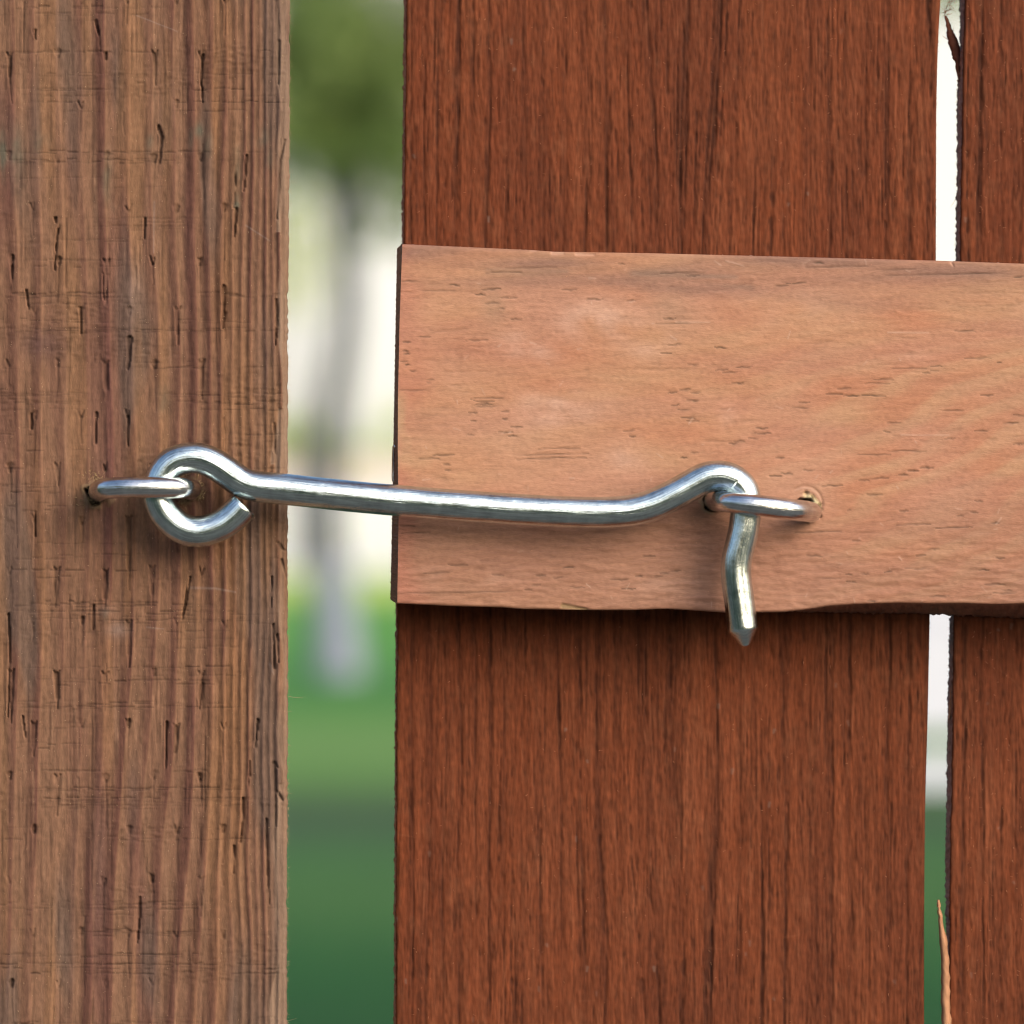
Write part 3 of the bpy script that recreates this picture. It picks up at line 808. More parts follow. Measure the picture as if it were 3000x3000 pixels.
# --- rail
xtop = curve([(1130, 713), (1180, 715), (1317, 721), (1559, 732), (1625, 737), (1900, 741), (2745, 763), (3000, 772), (3600, 790), (5500, 846)])
xbot = curve([(1130, 1767), (1164, 1768), (1207, 1770), (1323, 1776), (1473, 1780), (1533, 1785), (1738, 1788), (1850, 1788), (1952, 1784), (2020, 1788), (2125, 1795), (2291, 1794), (2350, 1788),
              (2425, 1777), (2503, 1771), (2637, 1767), (2735, 1769), (2825, 1768), (2900, 1771), (3000, 1769), (3300, 1776), (5500, 1840)])
xbb = curve([(1130, 1755), (2200, 1786), (2300, 1788), (2372, 1793), (2700, 1799), (3000, 1811), (5500, 1890)])
xlf = curve([(700, 1180), (716, 1179), (933, 1171), (1166, 1166), (1305, 1165.4), (1514, 1168), (1768, 1164), (1830, 1164)])
xlb = curve([(700, 1163), (726, 1163), (980, 1157), (1259, 1150), (1509, 1146.6), (1765, 1144), (1830, 1144)])
RF = rail_fields()
r_along = np.concatenate([1172 + G * np.arange(int((3030 - 1172) / G) + 1), np.arange(3042, 5200, 12.0)])
r_cross = np.concatenate([[0, 1.5], np.arange(3, 1066, G), [1067.5, 1069]])
def rail_map(A, Cc):
    t = xtop(A); b = xbot(A)
    v = t + (b - t) * (Cc / 1069.0)
    fade = 1 - sstep(1172, 1330, A)
    return A + (xlf(v) - 1172) * fade, v
def rail_back(fn, pyc):
    return lambda a: (a + (float(xlb(pyc)) - 1172) * (1 - sstep(1172, 1330, a)), fn(a))
rail = slab('rail', RF, r_along, r_cross, rail_map, 0.0, 0.0247, rail_back(lambda a: xtop(a) + 12, 726), rail_back(xbb, 1765), 9.0, M_RAIL, (0.19, 0.095, 0.065), gate, ns=6, cap=True)
tag(rail, 'paler planed rail')

# --- pickets
BY0, BY1 = 0.0255, 0.0365
b1l = curve([(-8000, 1290), (0, 1192), (713, 1183), (1770, 1164), (2150, 1162), (2600, 1161), (3000, 1160), (12000, 1120)])
b1r = curve([(-8000, 2850), (0, 2756), (88, 2751), (186, 2747), (326, 2744), (759, 2743), (1800, 2725), (2099, 2719), (2373, 2711), (2710, 2708), (3000, 2708), (12000, 2640)])
b1lb = lambda a: (b1l(a) - np.interp(a, [0, 713, 1770, 3000], [9, 6, 4, 7]), a)
b1rb = lambda a: (b1r(a) - 14, a)
b2l = curve([(-8000, 2920), (0, 2828), (140, 2823), (326, 2821), (605, 2815), (764, 2814), (1804, 2794), (2171, 2792), (2441, 2786), (2710, 2783), (3000, 2782), (12000, 2720)])
b2back = curve([(-8000, 2905), (0, 2812), (130, 2812), (186, 2803), (233, 2806), (280, 2803.5), (559, 2802.5), (764, 2799), (1804, 2782), (1950, 2779), (2077, 2776), (2306, 2774), (2508, 2769), (2710, 2771), (3000, 2770), (12000, 2705)])

def picket(xl, xrgt, s0, s1, fields, label, nfine):
    al = steps(-7000, -45, 3045, 11400, skip=(800, 1700))
    if nfine > 600:
        cr = np.concatenate([[0, 1.5], np.arange(3, 1560, G), [1561.5, 1563]])
    else:
        cr = np.concatenate([[0, 1.5], np.arange(3, 270, G), np.arange(280, 1560, 20.0), [1563]])
    W = cr[-1]
    ej = fields[0].noise(600, 11); 
    x_mid = fields[0].x0 + 100
    def fm(A, Cc):
        l = xl(A); rr_ = xrgt(A)
        j = fields[0].sample(ej, np.full_like(A, x_mid), A)
        t = Cc / W
        return l + (rr_ - l) * t + 0.6 * j * (1 - sstep(0.0, 0.02, t)), A
    o = slab('picket', fields, al, cr, fm, BY0, BY1, s0, s1, 7.0, M_BOARD, (0.27, 0.15, 0.125), gate, ns=5)  # side faces coloured paler to offset the low light on them
    if label: o['label'] = label
    return o

B1 = board_fields(1130, 2790, 31)
picket(b1l, b1r, b1lb, b1rb, B1, None, 2000)
B2 = board_fields(2780, 3380, 47, False)
b2 = picket(b2l, lambda a: b2l(a) + 1563, lambda a: (b2back(a) + 0.0, a), lambda a: (b2l(a) + 1563 - 20, a), B2, 'picket with splintered left edge', 200)

# --- splinters torn from the second picket
def shard(name, rows, Y, thick, mat, parent, col=None):
    """rows: (py, left px, right px); a lens-sectioned sliver"""
    V, Q = [], []
    rgs = random.Random(len(rows))
    for py, l, rr_ in rows:
        for px, dy in [(l, 0), ((l * .65 + rr_ * .35), -thick * .5), ((l * .3 + rr_ * .7), -thick * .4), (rr_, 0), ((l + rr_) / 2, thick * .5)]:
            V.append(P(px + rgs.uniform(-.8, .8), py, Y + dy))
    n = len(rows)
    for i in range(n - 1):
        for k in range(5):
            k2 = (k + 1) % 5
            Q.append((i * 5 + k, i * 5 + k2, i * 5 + 5 + k2, i * 5 + 5 + k))
    me = np_mesh(name, np.array(V), np.array(Q), [[0, 1, 2, 3, 4][::-1], [(n - 1) * 5 + k for k in range(5)]])
    if col is not None:
        C = np.array([np.array(col) * rgs.uniform(.75, 1.2) for _ in V])
        col_attr(me, C)
    return link_mesh(name, me, mat, parent)

def dense(rows, k=5):
    o = []
    rgs = random.Random(int(rows[0][0]) + 5)
    for i in range(len(rows) - 1):
        for j in range(k):
            t = j / k
            o.append(tuple(lerp(rows[i][m], rows[i + 1][m], t) + (rgs.uniform(-2.0, 2.0) if m and (i or j) else 0) for m in range(3)))
    o.append(rows[-1])
    return o
sp1 = shard('splinter', dense([(46, 2768, 2774), (70, 2770, 2783), (95, 2773, 2794), (125, 2778, 2808), (160, 2787, 2814), (186, 2798, 2816), (240, 2805, 2818)]), BY1 - 0.0035, 0.003, M_BOARD, b2, (0.17, 0.065, 0.04))
sp2 = shard('splinter', dense([(2636, 2744, 2752), (2660, 2746, 2756), (2700, 2749, 2764), (2777, 2755, 2778), (2850, 2757, 2782), (2920, 2757, 2784), (3000, 2758, 2787), (3060, 2760, 2788)]), BY0 - 0.0012, 0.003, M_BOARD, b2, (0.34, 0.18, 0.105))
sp2['label'] = 'pale raw splinter'
sp3 = shard('splinter', dense([(1990, 2789, 2793), (2030, 2783, 2792), (2060, 2780, 2793), (2085, 2779, 2789), (2120, 2778, 2780)]), BY0 + 0.004, 0.002, M_BOARD, b2, (0.36, 0.18, 0.11))
items = []
for k in range(40):       # fluffy torn tip of the upper splinter
    t = rg.random()
    items.append((P(lerp(2768, 2792, t) + rg.gauss(0, 4), lerp(48, -6, t) + rg.gauss(0, 6), BY1 - 0.003), (rg.uniform(-.6, .8), rg.uniform(-.3, .3), rg.uniform(-.2, 1)), rg.uniform(.8, 2.4) * 1e-3, rg.uniform(.1, .22) * 1e-3, rg.uniform(0, .5)))
items.append((P(2802, 578, BY1 - 0.002), (-.45, 0, -1), 3.0e-3, 0.16e-3, .2))
items.append((P(2796, 130, BY1 - 0.004), (-.25, 0, 1), 5.0e-3, 0.28e-3, .25)); items.append((P(2780, 118, BY1 - 0.004), (-1, 0, .6), 2.2e-3, 0.2e-3, .2))
for k in range(600):
    y = rg.choice([rg.uniform(-20, 770), rg.uniform(1790, 3030)])
    items.append((P(float(b2back(y)) + rg.uniform(0, 3), y, BY1 - rg.uniform(0.0003, 0.002)), (rg.uniform(-1, -.2), rg.uniform(-.3, .3), rg.uniform(-.9, .9)), rg.uniform(.15, .7) * 1e-3, rg.uniform(.05, .12) * 1e-3, rg.uniform(0, .7)))
for k in range(420):
    y = rg.choice([rg.uniform(-20, 710), rg.uniform(1780, 3030)])
    items.append((P(float(b1l(y)) - rg.uniform(1, 6), y, BY0 + rg.uniform(0.002, 0.008)), (rg.uniform(-1, -.2), rg.uniform(-.3, .3), rg.uniform(-.9, .9)), rg.uniform(.15, .6) * 1e-3, rg.uniform(.05, .12) * 1e-3, rg.uniform(0, .7)))
for k in range(230):
    y = rg.choice([rg.uniform(-20, 770), rg.uniform(1790, 3030)])
    items.append((P(float(b1r(y)) - rg.uniform(0, 3), y, BY0 + rg.uniform(0.0005, 0.002)), (rg.uniform(.2, 1), rg.uniform(-.3, .3), rg.uniform(-.9, .9)), rg.uniform(.12, .5) * 1e-3, rg.uniform(.05, .1) * 1e-3, rg.uniform(0, .7)))
fibres('wood_fibre', items, M_FIBRE_DK, gate)
items = []
for k in range(520):      # small lifted fibres on pickets and rail
    y = rg.choice([rg.uniform(-20, 700), rg.uniform(1800, 3020)]); x = rg.choice([rg.uniform(1200, 2690), rg.uniform(1200, 2690), rg.uniform(2830, 3010)])
    items.append((P(x, y, BY0 - 0.0001), (rg.uniform(-1, 1), rg.uniform(-.5, -.1), rg.uniform(-1, 1)), rg.uniform(.2, .9) * 1e-3, rg.uniform(.05, .09) * 1e-3, rg.uniform(0, .7)))
for k in range(420):
    y = rg.uniform(740, 1770); x = rg.uniform(1180, 3000)
    items.append((P(x, y, -0.00005), (rg.uniform(-1, 1), rg.uniform(-.5, -.1), rg.uniform(-1, 1)), rg.uniform(.15, .6) * 1e-3, rg.uniform(.05, .09) * 1e-3, rg.uniform(0, .7)))
fibres('lifted_fibre', items, flat_mat('reddish_wood_fibre', (0.42, 0.21, 0.12), 0.9, 0.3, 400), gate)
items = []
for k in range(150):
    a = rg.uniform(-1.2, 1.3); rad = rg.gauss(39, 3.5)
    items.append((P(2361 + rad * math.cos(a), 1487 - rad * math.sin(a), 0.0003), (rg.uniform(-.8, .8), rg.uniform(-1, -.3), rg.uniform(-.8, .8)), rg.uniform(.2, .7) * 1e-3, rg.uniform(.1, .22) * 1e-3, rg.uniform(0, .8)))
for k in range(50):
    a = rg.uniform(1.9, 4.4); rad = rg.gauss(31, 4)
    items.append((P(2090 + rad * math.cos(a), 1470 - rad * math.sin(a), 0.0002), (rg.uniform(-.8, .8), rg.uniform(-1, -.3), rg.uniform(-.8, .8)), rg.uniform(.2, .6) * 1e-3, rg.uniform(.08, .16) * 1e-3, rg.uniform(0, .8)))
fibres('splinter_fluff', items, M_STRAW, gate)

tube('eye_staple', wire([(2076, 1466, 14), (2090, 1467, 3), (2096, 1467, -3), (2106, 1468, -9), (2128, 1470, -14), (2176, 1476, -17), (2240, 1483, -17.6), (2310, 1492, -16), (2356, 1497, -11.5), (2374, 1500, -6), (2374, 1500, 0), (2356, 1498, 14)]),
     lambda s, L: 2.6e-3, M_EYE, gate, 40)

# the thin bright staple driven into the end of the rail
st = tube('staple', catmull([P(1161, 1312, 0.016), P(1155.5, 1308, 0.016), P(1154.0, 1318, 0.017), P(1153.0, 1360, 0.018), P(1152.5, 1398, 0.018), P(1154, 1407, 0.018), P(1160, 1404, 0.018)], 6), lambda s, L: 0.45e-3, M_EYE, rail, 12)

# ================================================================== HOOK
HP = [(715, 1480), (680, 1515), (635, 1545), (564, 1561), (500, 1527), (464, 1472), (464, 1425), (484, 1375), (515, 1350), (562, 1340), (602, 1347), (640, 1366), (690, 1402), (712, 1414), (742, 1424),
      (821, 1432), (987, 1450), (1157, 1466), (1320, 1479), (1475, 1490), (1620, 1498), (1708, 1501), (1780, 1501), (1840, 1497), (1902, 1483), (1972, 1451), (2041, 1412), (2070, 1399), (2100, 1394), (2132, 1398), (2162, 1414), (2180, 1438), (2186, 1468),
      (2184, 1512), (2177, 1560), (2164, 1612), (2156, 1655), (2158, 1705), (2168, 1775), (2176, 1845)]
hook_path = catmull([P(x, y, -0.0104 + (0.0005 if x > 1100 else 0) - (0.0 if y < 1600 else 0.0)) for x, y in HP], 14)
for _ in range(50):
    hook_path[1:-1] = 0.25 * hook_path[:-2] + 0.5 * hook_path[1:-1] + 0.25 * hook_path[2:]
tipdir = np.array(P(2184, 1893, -0.0098)) - hook_path[-1]
ends = [hook_path[-1] + tipdir * t for t in (0.04, 0.2, 0.4, 0.6, 0.8, 0.93, 0.97, 1.0)]
full = np.concatenate([hook_path, np.array(ends)])
Ltot = np.linalg.norm(np.diff(full, axis=0), axis=1).sum()
Lcone = np.linalg.norm(tipdir)
def hook_r(s, L):
    r = 3.85e-3
    e = L - s
    if e < Lcone:
        t = e / Lcone
        return r * 0.965 * (0.27 + 0.73 * t) * (0.75 if t < 0.015 else 1.0)
    groove = 1.0
    st_ = 1 - 0.10 * (1 - min(1, s / 0.0007))
    return r * groove * st_ * (0.975 if e < 0.042 else 1.0)
def hook_facet(th, s, L):
    e = L - s
    k = float(sstep(0.045, 0.03, e) * sstep(Lcone, Lcone + 0.004, e))      # the tail was gripped: slightly flattened into long facets
    nick = math.exp(-((s - 0.0445) / 0.0035) ** 2)
    f = 1 - 0.055 * k * np.clip(np.cos(4 * th + 0.9), 0, 1) ** 3
    return f * (1 + 0.004 * np.sin(3 * th + s * 260) + 0.003 * np.sin(2 * th - s * 410))
hook = empty('gate_hook', tuple(hook_path[120]))
tag(hook, 'shiny zinc plated hook spanning the gap from post to rail, with looped left end', 'hook')
tube('bar', full, hook_r, M_ZINC, hook, 64, facet=hook_facet)

# ================================================================== BACKGROUND
def box_mesh(bm, x0, x1, y0, y1, z0, z1):
    vs = [bm.verts.new(v) for v in [(x0, y0, z0), (x1, y0, z0), (x1, y1, z0), (x0, y1, z0), (x0, y0, z1), (x1, y0, z1), (x1, y1, z1), (x0, y1, z1)]]
    for f in [(3, 2, 1, 0), (4, 5, 6, 7), (0, 1, 5, 4), (1, 2, 6, 5), (2, 3, 7, 6), (3, 0, 4, 7)]:
        bm.faces.new([vs[i] for i in f])

def bm_obj(name, bm, mat, parent=None, smooth=False):
    me = bpy.data.meshes.new(name)
    bm.to_mesh(me); bm.free()
    return link_mesh(name, me, mat, parent, smooth)

RAD = S / D   # radians per photograph pixel
def gx(px, Y): return CAMX + (px - AX) * RAD * (D + Y)
def gz(py, Y): return (AZ - py) * RAD * (D + Y)

# lawn
def lawn_mat():
    m, nt, b = new_mat('lawn_grass')
    N, L = nt.nodes, nt.links
    tc = N.new('ShaderNodeTexCoord')
    n1 = N.new('ShaderNodeTexNoise'); n1.inputs['Scale'].default_value = 0.35; n1.inputs['Detail'].default_value = 3
    n2 = N.new('ShaderNodeTexNoise'); n2.inputs['Scale'].default_value = 14; n2.inputs['Detail'].default_value = 6
    L.new(tc.outputs['Object'], n1.inputs['Vector']); L.new(tc.outputs['Object'], n2.inputs['Vector'])
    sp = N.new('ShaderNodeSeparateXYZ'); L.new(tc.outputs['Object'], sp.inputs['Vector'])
    # dry grass, plus shade and sunlight painted in as bands, by distance in metres
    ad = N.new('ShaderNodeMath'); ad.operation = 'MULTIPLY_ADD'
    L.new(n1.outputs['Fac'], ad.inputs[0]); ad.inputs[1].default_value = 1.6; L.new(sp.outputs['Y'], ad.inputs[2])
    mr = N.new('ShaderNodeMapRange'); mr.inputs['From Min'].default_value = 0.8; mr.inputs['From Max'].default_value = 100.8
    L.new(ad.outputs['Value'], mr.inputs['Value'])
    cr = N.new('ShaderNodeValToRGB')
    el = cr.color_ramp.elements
    stops = [(0.0, (0.028, 0.052, 0.034)), (0.03, (0.028, 0.054, 0.034)), (0.06, (0.012, 0.062, 0.016)), (0.075, (0.018, 0.085, 0.020)), (0.092, (0.050, 0.130, 0.034)), (0.107, (0.046, 0.125, 0.038)), (0.117, (0.046, 0.085, 0.042)), (0.126, (0.054, 0.110, 0.040)),  # first stops kept dark and dull for the metal to mirror
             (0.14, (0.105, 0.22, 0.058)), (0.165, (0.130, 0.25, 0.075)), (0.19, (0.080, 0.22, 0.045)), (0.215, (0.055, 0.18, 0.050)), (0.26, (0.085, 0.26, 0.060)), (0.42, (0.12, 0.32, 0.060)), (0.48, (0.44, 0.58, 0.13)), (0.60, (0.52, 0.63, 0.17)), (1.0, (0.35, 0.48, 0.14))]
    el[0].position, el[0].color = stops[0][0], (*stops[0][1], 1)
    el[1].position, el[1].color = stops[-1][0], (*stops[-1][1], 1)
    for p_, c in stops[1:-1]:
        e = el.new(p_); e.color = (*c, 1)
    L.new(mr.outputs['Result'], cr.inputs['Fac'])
    mr2 = N.new('ShaderNodeMapRange'); mr2.inputs['To Min'].default_value = 0.7; mr2.inputs['To Max'].default_value = 1.3
    L.new(n2.outputs['Fac'], mr2.inputs['Value'])
    mx = N.new('ShaderNodeVectorMath'); mx.operation = 'SCALE'
    L.new(cr.outputs['Color'], mx.inputs[0]); L.new(mr2.outputs['Result'], mx.inputs['Scale'])
    L.new(mx.outputs['Vector'], b.inputs['Base Color'])
    b.inputs['Roughness'].default_value = 0.9; b.inputs['Specular IOR Level'].default_value = 0.15
    bp = N.new('ShaderNodeBump'); bp.inputs['Distance'].default_value = 0.03
    L.new(n2.outputs['Fac'], bp.inputs['Height']); L.new(bp.outputs['Normal'], b.inputs['Normal'])
    return m
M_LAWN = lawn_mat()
n = 60
gxs = np.linspace(-300, 300, n); gys = np.concatenate([np.linspace(-300, -5, 20), np.linspace(-4, 60, 33), np.linspace(70, 500, 20)])
GX, GY = np.meshgrid(gxs, gys, indexing='ij')
V = np.stack([GX, GY, np.full_like(GX, GROUND)], -1).reshape(-1, 3)
idx = np.arange(V.shape[0]).reshape(GX.shape)
q = np.stack([idx[:-1, :-1], idx[1:, :-1], idx[1:, 1:], idx[:-1, 1:]], -1).reshape(-1, 4)
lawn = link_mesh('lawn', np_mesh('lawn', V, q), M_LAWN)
tag(lawn, 'mown green lawn behind and before the gate', kind='structure')

M_CONC = flat_mat('pale_concrete', (0.72, 0.725, 0.715), 0.85, 0.06, 2.0)
def sheet(name, pts, z, mat, label):
    bm = bmesh.new()
    bm.faces.new([bm.verts.new((x, y, z)) for x, y in pts])
    o = bm_obj(name, bm, mat)
    tag(o, label, kind='structure')
    return o
sheet('driveway', [(gx(2450, 13), 13.2), (gx(3400, 13), 13.4), (gx(3400, 15), 15.4), (gx(2450, 15), 15.2)], GROUND + 0.004, M_CONC, 'pale concrete path beyond the right gap')
sheet('driveway', [(gx(2350, 17), 16.8), (gx(3400, 17), 17.0), (gx(3800, 60), 64), (gx(2200, 60), 64)], GROUND + 0.004, M_CONC, 'pale concrete driveway beyond the right gap')
sheet('path', [(-6, -2.6), (6, -2.6), (6, 0.35), (-6, 0.35)], GROUND + 0.004, flat_mat('added_gravel', (0.085, 0.09, 0.085), 0.9, 0.3, 60), 'unseen grey gravel path, added before the gate to shape light from below')  # added out of view to tone bounce light and metal reflections
sheet('road', [(-120, 64), (120, 64), (120, 100), (-120, 100)], GROUND + 0.008, M_CONC, 'pale sunlit road beyond the lawn')

# trees
def leaf_mat(name, c):
    m, nt, b = new_mat(name)
    N, L = nt.nodes, nt.links
    oi = N.new('ShaderNodeTexCoord')
    n1 = N.new('ShaderNodeTexNoise'); n1.inputs['Scale'].default_value = 1.3; n1.inputs['Detail'].default_value = 3
    L.new(oi.outputs['Object'], n1.inputs['Vector'])
    cr = N.new('ShaderNodeMix'); cr.data_type = 'RGBA'
    c = np.array(c)
    cr.inputs['A'].default_value = (*(c * 0.6), 1); cr.inputs['B'].default_value = (*(c * 1.5), 1)
    L.new(n1.outputs['Fac'], cr.inputs['Factor']); L.new(cr.outputs['Result'], b.inputs['Base Color'])
    b.inputs['Roughness'].default_value = 0.6
    tr = N.new('ShaderNodeBsdfTranslucent'); L.new(cr.outputs['Result'], tr.inputs['Color'])
    mxs = N.new('ShaderNodeMixShader'); mxs.inputs['Fac'].default_value = 0.35
    out = N['Material Output'] if 'Material Output' in N else N.new('ShaderNodeOutputMaterial')
    L.new(b.outputs['BSDF'], mxs.inputs[1]); L.new(tr.outputs['BSDF'], mxs.inputs[2]); L.new(mxs.outputs['Shader'], out.inputs['Surface'])
    return m
M_LEAF = leaf_mat('tree_leaf', (0.19, 0.27, 0.09))
M_LEAF2 = leaf_mat('shrub_leaf', (0.38, 0.50, 0.10))
M_BARK = flat_mat('grey_bark', (0.070, 0.080, 0.096), 0.9, 0.3, 8)
M_PALE_BARK = flat_mat('pale_bark', (0.20, 0.23, 0.31), 0.9, 0.15, 8)

def leaves(name, blobs, count, size, mat, parent, seed):
    rgl = np.random.default_rng(seed)
    V, F = [], []
    w = np.array([b[3] ** 2 for b in blobs]); w = w / w.sum()
    ids = rgl.choice(len(blobs), count, p=w)
    for i in ids:
        x, y, z, rad, flat = blobs[i]
        v = rgl.standard_normal(3); v /= np.linalg.norm(v)
        v *= rad * rgl.random() ** 0.45
        c = np.array([x, y, z]) + v * np.array([1, 1, flat])
        a = rgl.standard_normal(3); a /= np.linalg.norm(a)
        b = np.cross(a, rgl.standard_normal(3)); b /= np.linalg.norm(b)
        s = size * rgl.uniform(.6, 1.3)
        k = len(V)
        V += [c - a * s, c - b * s * .45, c + a * s, c + b * s * .45]
        F.append((k, k + 1, k + 2, k + 3))
    me = np_mesh(name, np.array(V), np.array(F))
    o = link_mesh(name, me, mat, parent, False)
    return o

def limb(name, pts, r0, r1, mat, parent):
    return tube(name, catmull(pts, 6), lambda s, L: lerp(r0, r1, s / L), mat, parent, 12)

TY = 23.0
tree = empty('tree', (gx(985, TY), TY, GROUND))
tag(tree, 'slim grey tree with pale trunk base standing on the lawn beyond the wide gap', 'tree')
def tp(px, py, dy=0): return (gx(px, TY + dy), TY + dy, gz(py, TY + dy))
zb = GROUND - 0.05
limb('trunk', [(gx(975, TY), TY, zb), tp(972, 1900), tp(966, 1700), tp(955, 1500), tp(972, 1250), tp(1000, 1050), tp(1018, 880), tp(1005, 700), tp(985, 500), tp(962, 250), tp(955, 0), tp(960, -500)], 0.10, 0.05, M_BARK, tree)
limb('trunk_base', [(gx(992, TY), TY - .02, zb), tp(985, 1900), tp(978, 1780), tp(968, 1650)], 0.145, 0.112, M_PALE_BARK, tree)  # wider, paler sleeve round the foot of the trunk
limb('branch', [tp(1015, 800), tp(1050, 560), tp(1100, 300), tp(1180, 60, .3), tp(1300, -200, .6)], 0.05, 0.025, M_BARK, tree)
limb('branch', [tp(975, 330), tp(1040, 40, .3), tp(1110, 60, .4), tp(1200, 110, .8), tp(1330, 90, .8)], 0.05, 0.03, M_BARK, tree)
limb('branch', [tp(985, 520), tp(920, 250, .5), tp(820, 0, .8), tp(700, -250, .8)], 0.04, 0.02, M_BARK, tree)
rgt = random.Random(4)
blobs = []
for k in range(75):
    px = rgt.uniform(300, 1750); py = rgt.uniform(-1500, 330)
    dy = rgt.uniform(-1.5, 1.8)
    x, y, z = tp(px, py, dy)
    blobs.append((x, y, z, rgt.uniform(.25, .5), .7))
for k in range(260):      # the lower fringe thins out downwards
    px = rgt.uniform(780, 1300); py = rgt.triangular(40, 800, 180) * (0.80 + 0.30 * (px > 1060))
    x, y, z = tp(px, py, rgt.uniform(-.8, .9))
    blobs.append((x, y, z, rgt.uniform(.08, .20) * (1.2 - py / 1200), .8))
for px, py in [(830, 30), (900, -30), (960, 30), (1020, -20), (1080, 40), (1140, 0), (1200, 50), (850, 150), (1180, 180), (1150, 420), (1200, 480), (870, 330), (1060, 380)]:
    x, y, z = tp(px, py, rgt.uniform(-.3, .9)); blobs.append((x, y, z, rgt.uniform(.22, .3), .8))
leaves('crown', blobs, 19000, 0.05, M_LEAF, tree, 9)

T2 = 34.0
tree2 = empty('tree', (gx(2950, T2), T2, GROUND))
tag(tree2, 'darker tree whose crown shows at the top of the narrow right gap', 'tree')
def tp2(px, py, dy=0): return (gx(px, T2 + dy), T2 + dy, gz(py, T2 + dy))
limb('trunk', [(gx(2960, T2), T2, zb), tp2(2955, 1500), tp2(2950, 900), tp2(2940, 300), tp2(2930, -500)], 0.20, 0.07, M_BARK, tree2)
blobs2 = []
for k in range(40):
    px = rgt.uniform(2300, 3500); py = rgt.uniform(-1300, 20)
    x, y, z = tp2(px, py, rgt.uniform(-1.5, 1.5)); blobs2.append((x, y, z, rgt.uniform(.3, .6), .7))
for px, py in [(2760, -20), (2800, 0), (2740, -120), (2820, -100)]:
    x, y, z = tp2(px, py); blobs2.append((x, y, z, .3, .7))
leaves('crown', blobs2, 7000, 0.07, M_LEAF, tree2, 12)

T3 = 72.0
tree3 = empty('tree', (gx(872, T3), T3, GROUND))
tag(tree3, 'sparse yellow green tree far off, left of the slim trunk in the wide gap', 'tree')
limb('trunk', [(gx(872, T3), T3, zb), (gx(872, T3), T3, gz(1200, T3)), (gx(866, T3), T3, gz(650, T3))], 0.12, 0.05, M_BARK, tree3)
bl3 = []
for k in range(60):
    bl3.append((gx(rgt.gauss(860, 45), T3), T3 + rgt.uniform(-.8, .8), gz(rgt.uniform(560, 940), T3), rgt.uniform(.2, .42), .8))
leaves('crown', bl3, 650, 0.09, leaf_mat('pale_leaf', (0.42, 0.48, 0.21)), tree3, 17)

# house beyond the road
M_WALL = flat_mat('cream_render', (0.50, 0.535, 0.565), 0.85, 0.04, 0.5)
M_ROOF = flat_mat('grey_roof', (0.24, 0.22, 0.21), 0.8, 0.2, 2)
M_FRAME = flat_mat('white_frame', (0.8, 0.8, 0.8), 0.5, 0.02, 2)
M_PANE, nt_, b_ = new_mat('window_glass')
b_.inputs['Base Color'].default_value = (0.45, 0.50, 0.52, 1); b_.inputs['Roughness'].default_value = 0.06
HY = 104.0
house = empty('house', (3.0, HY, GROUND))
tag(house, 'tall cream rendered house beyond the road, blurred behind the slim tree', 'house')
bm = bmesh.new(); box_mesh(bm, -9, 30, HY, HY + 12, GROUND, GROUND + 15.6); bm_obj('wall', bm, M_WALL, house)
bm = bmesh.new()
vs = [bm.verts.new(v) for v in [(-9.6, HY - .6, 14.7), (30.6, HY - .6, 14.7), (30.6, HY + 12.6, 14.7), (-9.6, HY + 12.6, 14.7), (-5, HY + 6, 18), (26, HY + 6, 18)]]
for f in [(0, 1, 5, 4), (1, 2, 5), (2, 3, 4, 5), (3, 0, 4), (3, 2, 1, 0)]: bm.faces.new([vs[i] for i in f])
bm_obj('roof', bm, M_ROOF, house)
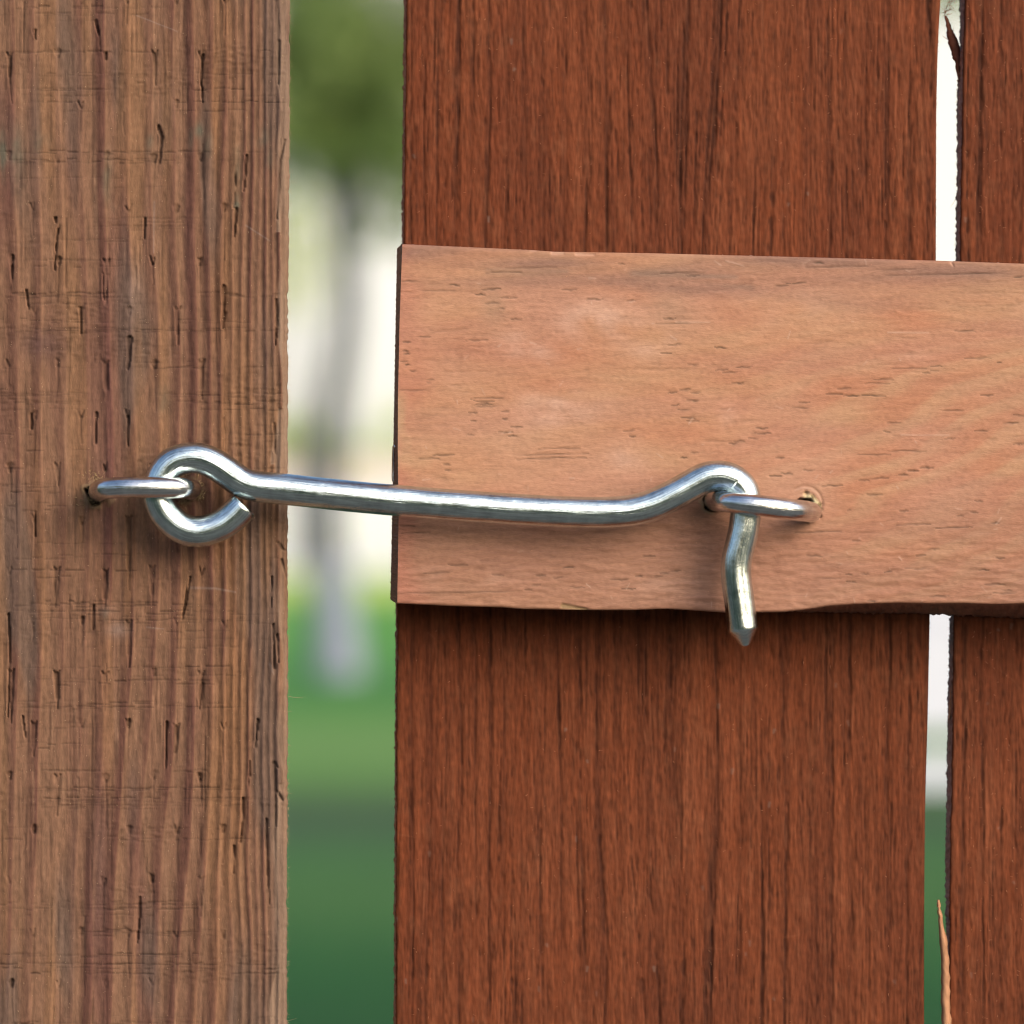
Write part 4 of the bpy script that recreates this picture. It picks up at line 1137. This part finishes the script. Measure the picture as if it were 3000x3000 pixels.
for wx in (-7.2, -3.6, 7.5, 10.5, 13.2, 20.5, 24, 27.5):
    for wz in (0.8, 4.4, 8.0, 11.8):
        bm = bmesh.new()
        for a in [(wx - .75, wx + .75, HY - .06, HY + .02, wz - .9, wz - .78), (wx - .75, wx + .75, HY - .06, HY + .02, wz + .78, wz + .9), (wx - .75, wx - .63, HY - .06, HY + .02, wz - .78, wz + .78), (wx + .63, wx + .75, HY - .06, HY + .02, wz - .78, wz + .78)]:
            box_mesh(bm, *a)
        w_ = bm_obj('window', bm, M_FRAME, house)
        bm = bmesh.new(); box_mesh(bm, wx - .63, wx + .63, HY - .03, HY + .01, wz - .78, wz + .78); bm_obj('pane', bm, M_PANE, w_)

# low pinkish wall with lime shrubs before the house
WY = 101.0
M_PINK = flat_mat('pink_brick', (0.47, 0.42, 0.39), 0.9, 0.12, 3)
gw = empty('garden_wall', (-2.0, WY, GROUND))
tag(gw, 'low white garden wall with pinkish brick top in front of the cream house', 'wall')
bm = bmesh.new(); box_mesh(bm, -10, 6, WY, WY + .25, GROUND, 0.52); bm_obj('plaster', bm, M_WALL, gw)
bm = bmesh.new(); box_mesh(bm, -10.05, 6.05, WY - .05, WY + .3, 0.52, 1.2); bm_obj('brick_course', bm, M_PINK, gw)
for px, py, rad, lab in [(890, 1290, .95, 'lime green shrub above the pink wall, left of the slim trunk'), (1090, 1300, .7, 'lime green shrub above the pink wall, just right of the slim trunk'), (1200, 1270, 1.0, 'lime green shrub above the pink wall, nearest the gate edge')]:
    yy = WY + 1.4
    x, z = gx(px, yy), gz(py, yy)
    sh = empty('shrub', (x, yy, GROUND))
    tag(sh, lab, 'shrub', 'shrubs along the garden wall')
    limb('stem', [(x, yy, GROUND - .02), (x + .05, yy, 0), (x, yy, z)], 0.06, 0.02, M_BARK, sh)
    rb = random.Random(px)
    bl = [(x + rb.uniform(-.6, .6) * rad, yy + rb.uniform(-.4, .4), lerp(GROUND + .3, z + rad * .5, rb.random()), rad * .5, .9) for _ in range(9)]
    leaves('foliage', bl, 1500, 0.09, M_LEAF2, sh, px)

# unseen dark bushes added behind the camera to darken the metal's reflections
bl = []
rb = random.Random(21)
for k in range(90):
    x = rb.uniform(-16, 16); h_ = 2.0 + 1.1 * math.sin(x * 0.7) + 0.8 * math.sin(x * 1.9 + 1)
    bl.append((x, -13 + rb.uniform(-1, 1), rb.uniform(GROUND, max(0.2, h_) + GROUND), rb.uniform(.5, .9), .9))
added_bushes = leaves('unseen_bushes', bl, 9000, 0.22, leaf_mat('dark_leaf', (0.06, 0.10, 0.04)), None, 33)
tag(added_bushes, 'unseen dark green bushes, added behind the camera for the metal to mirror', kind='stuff')
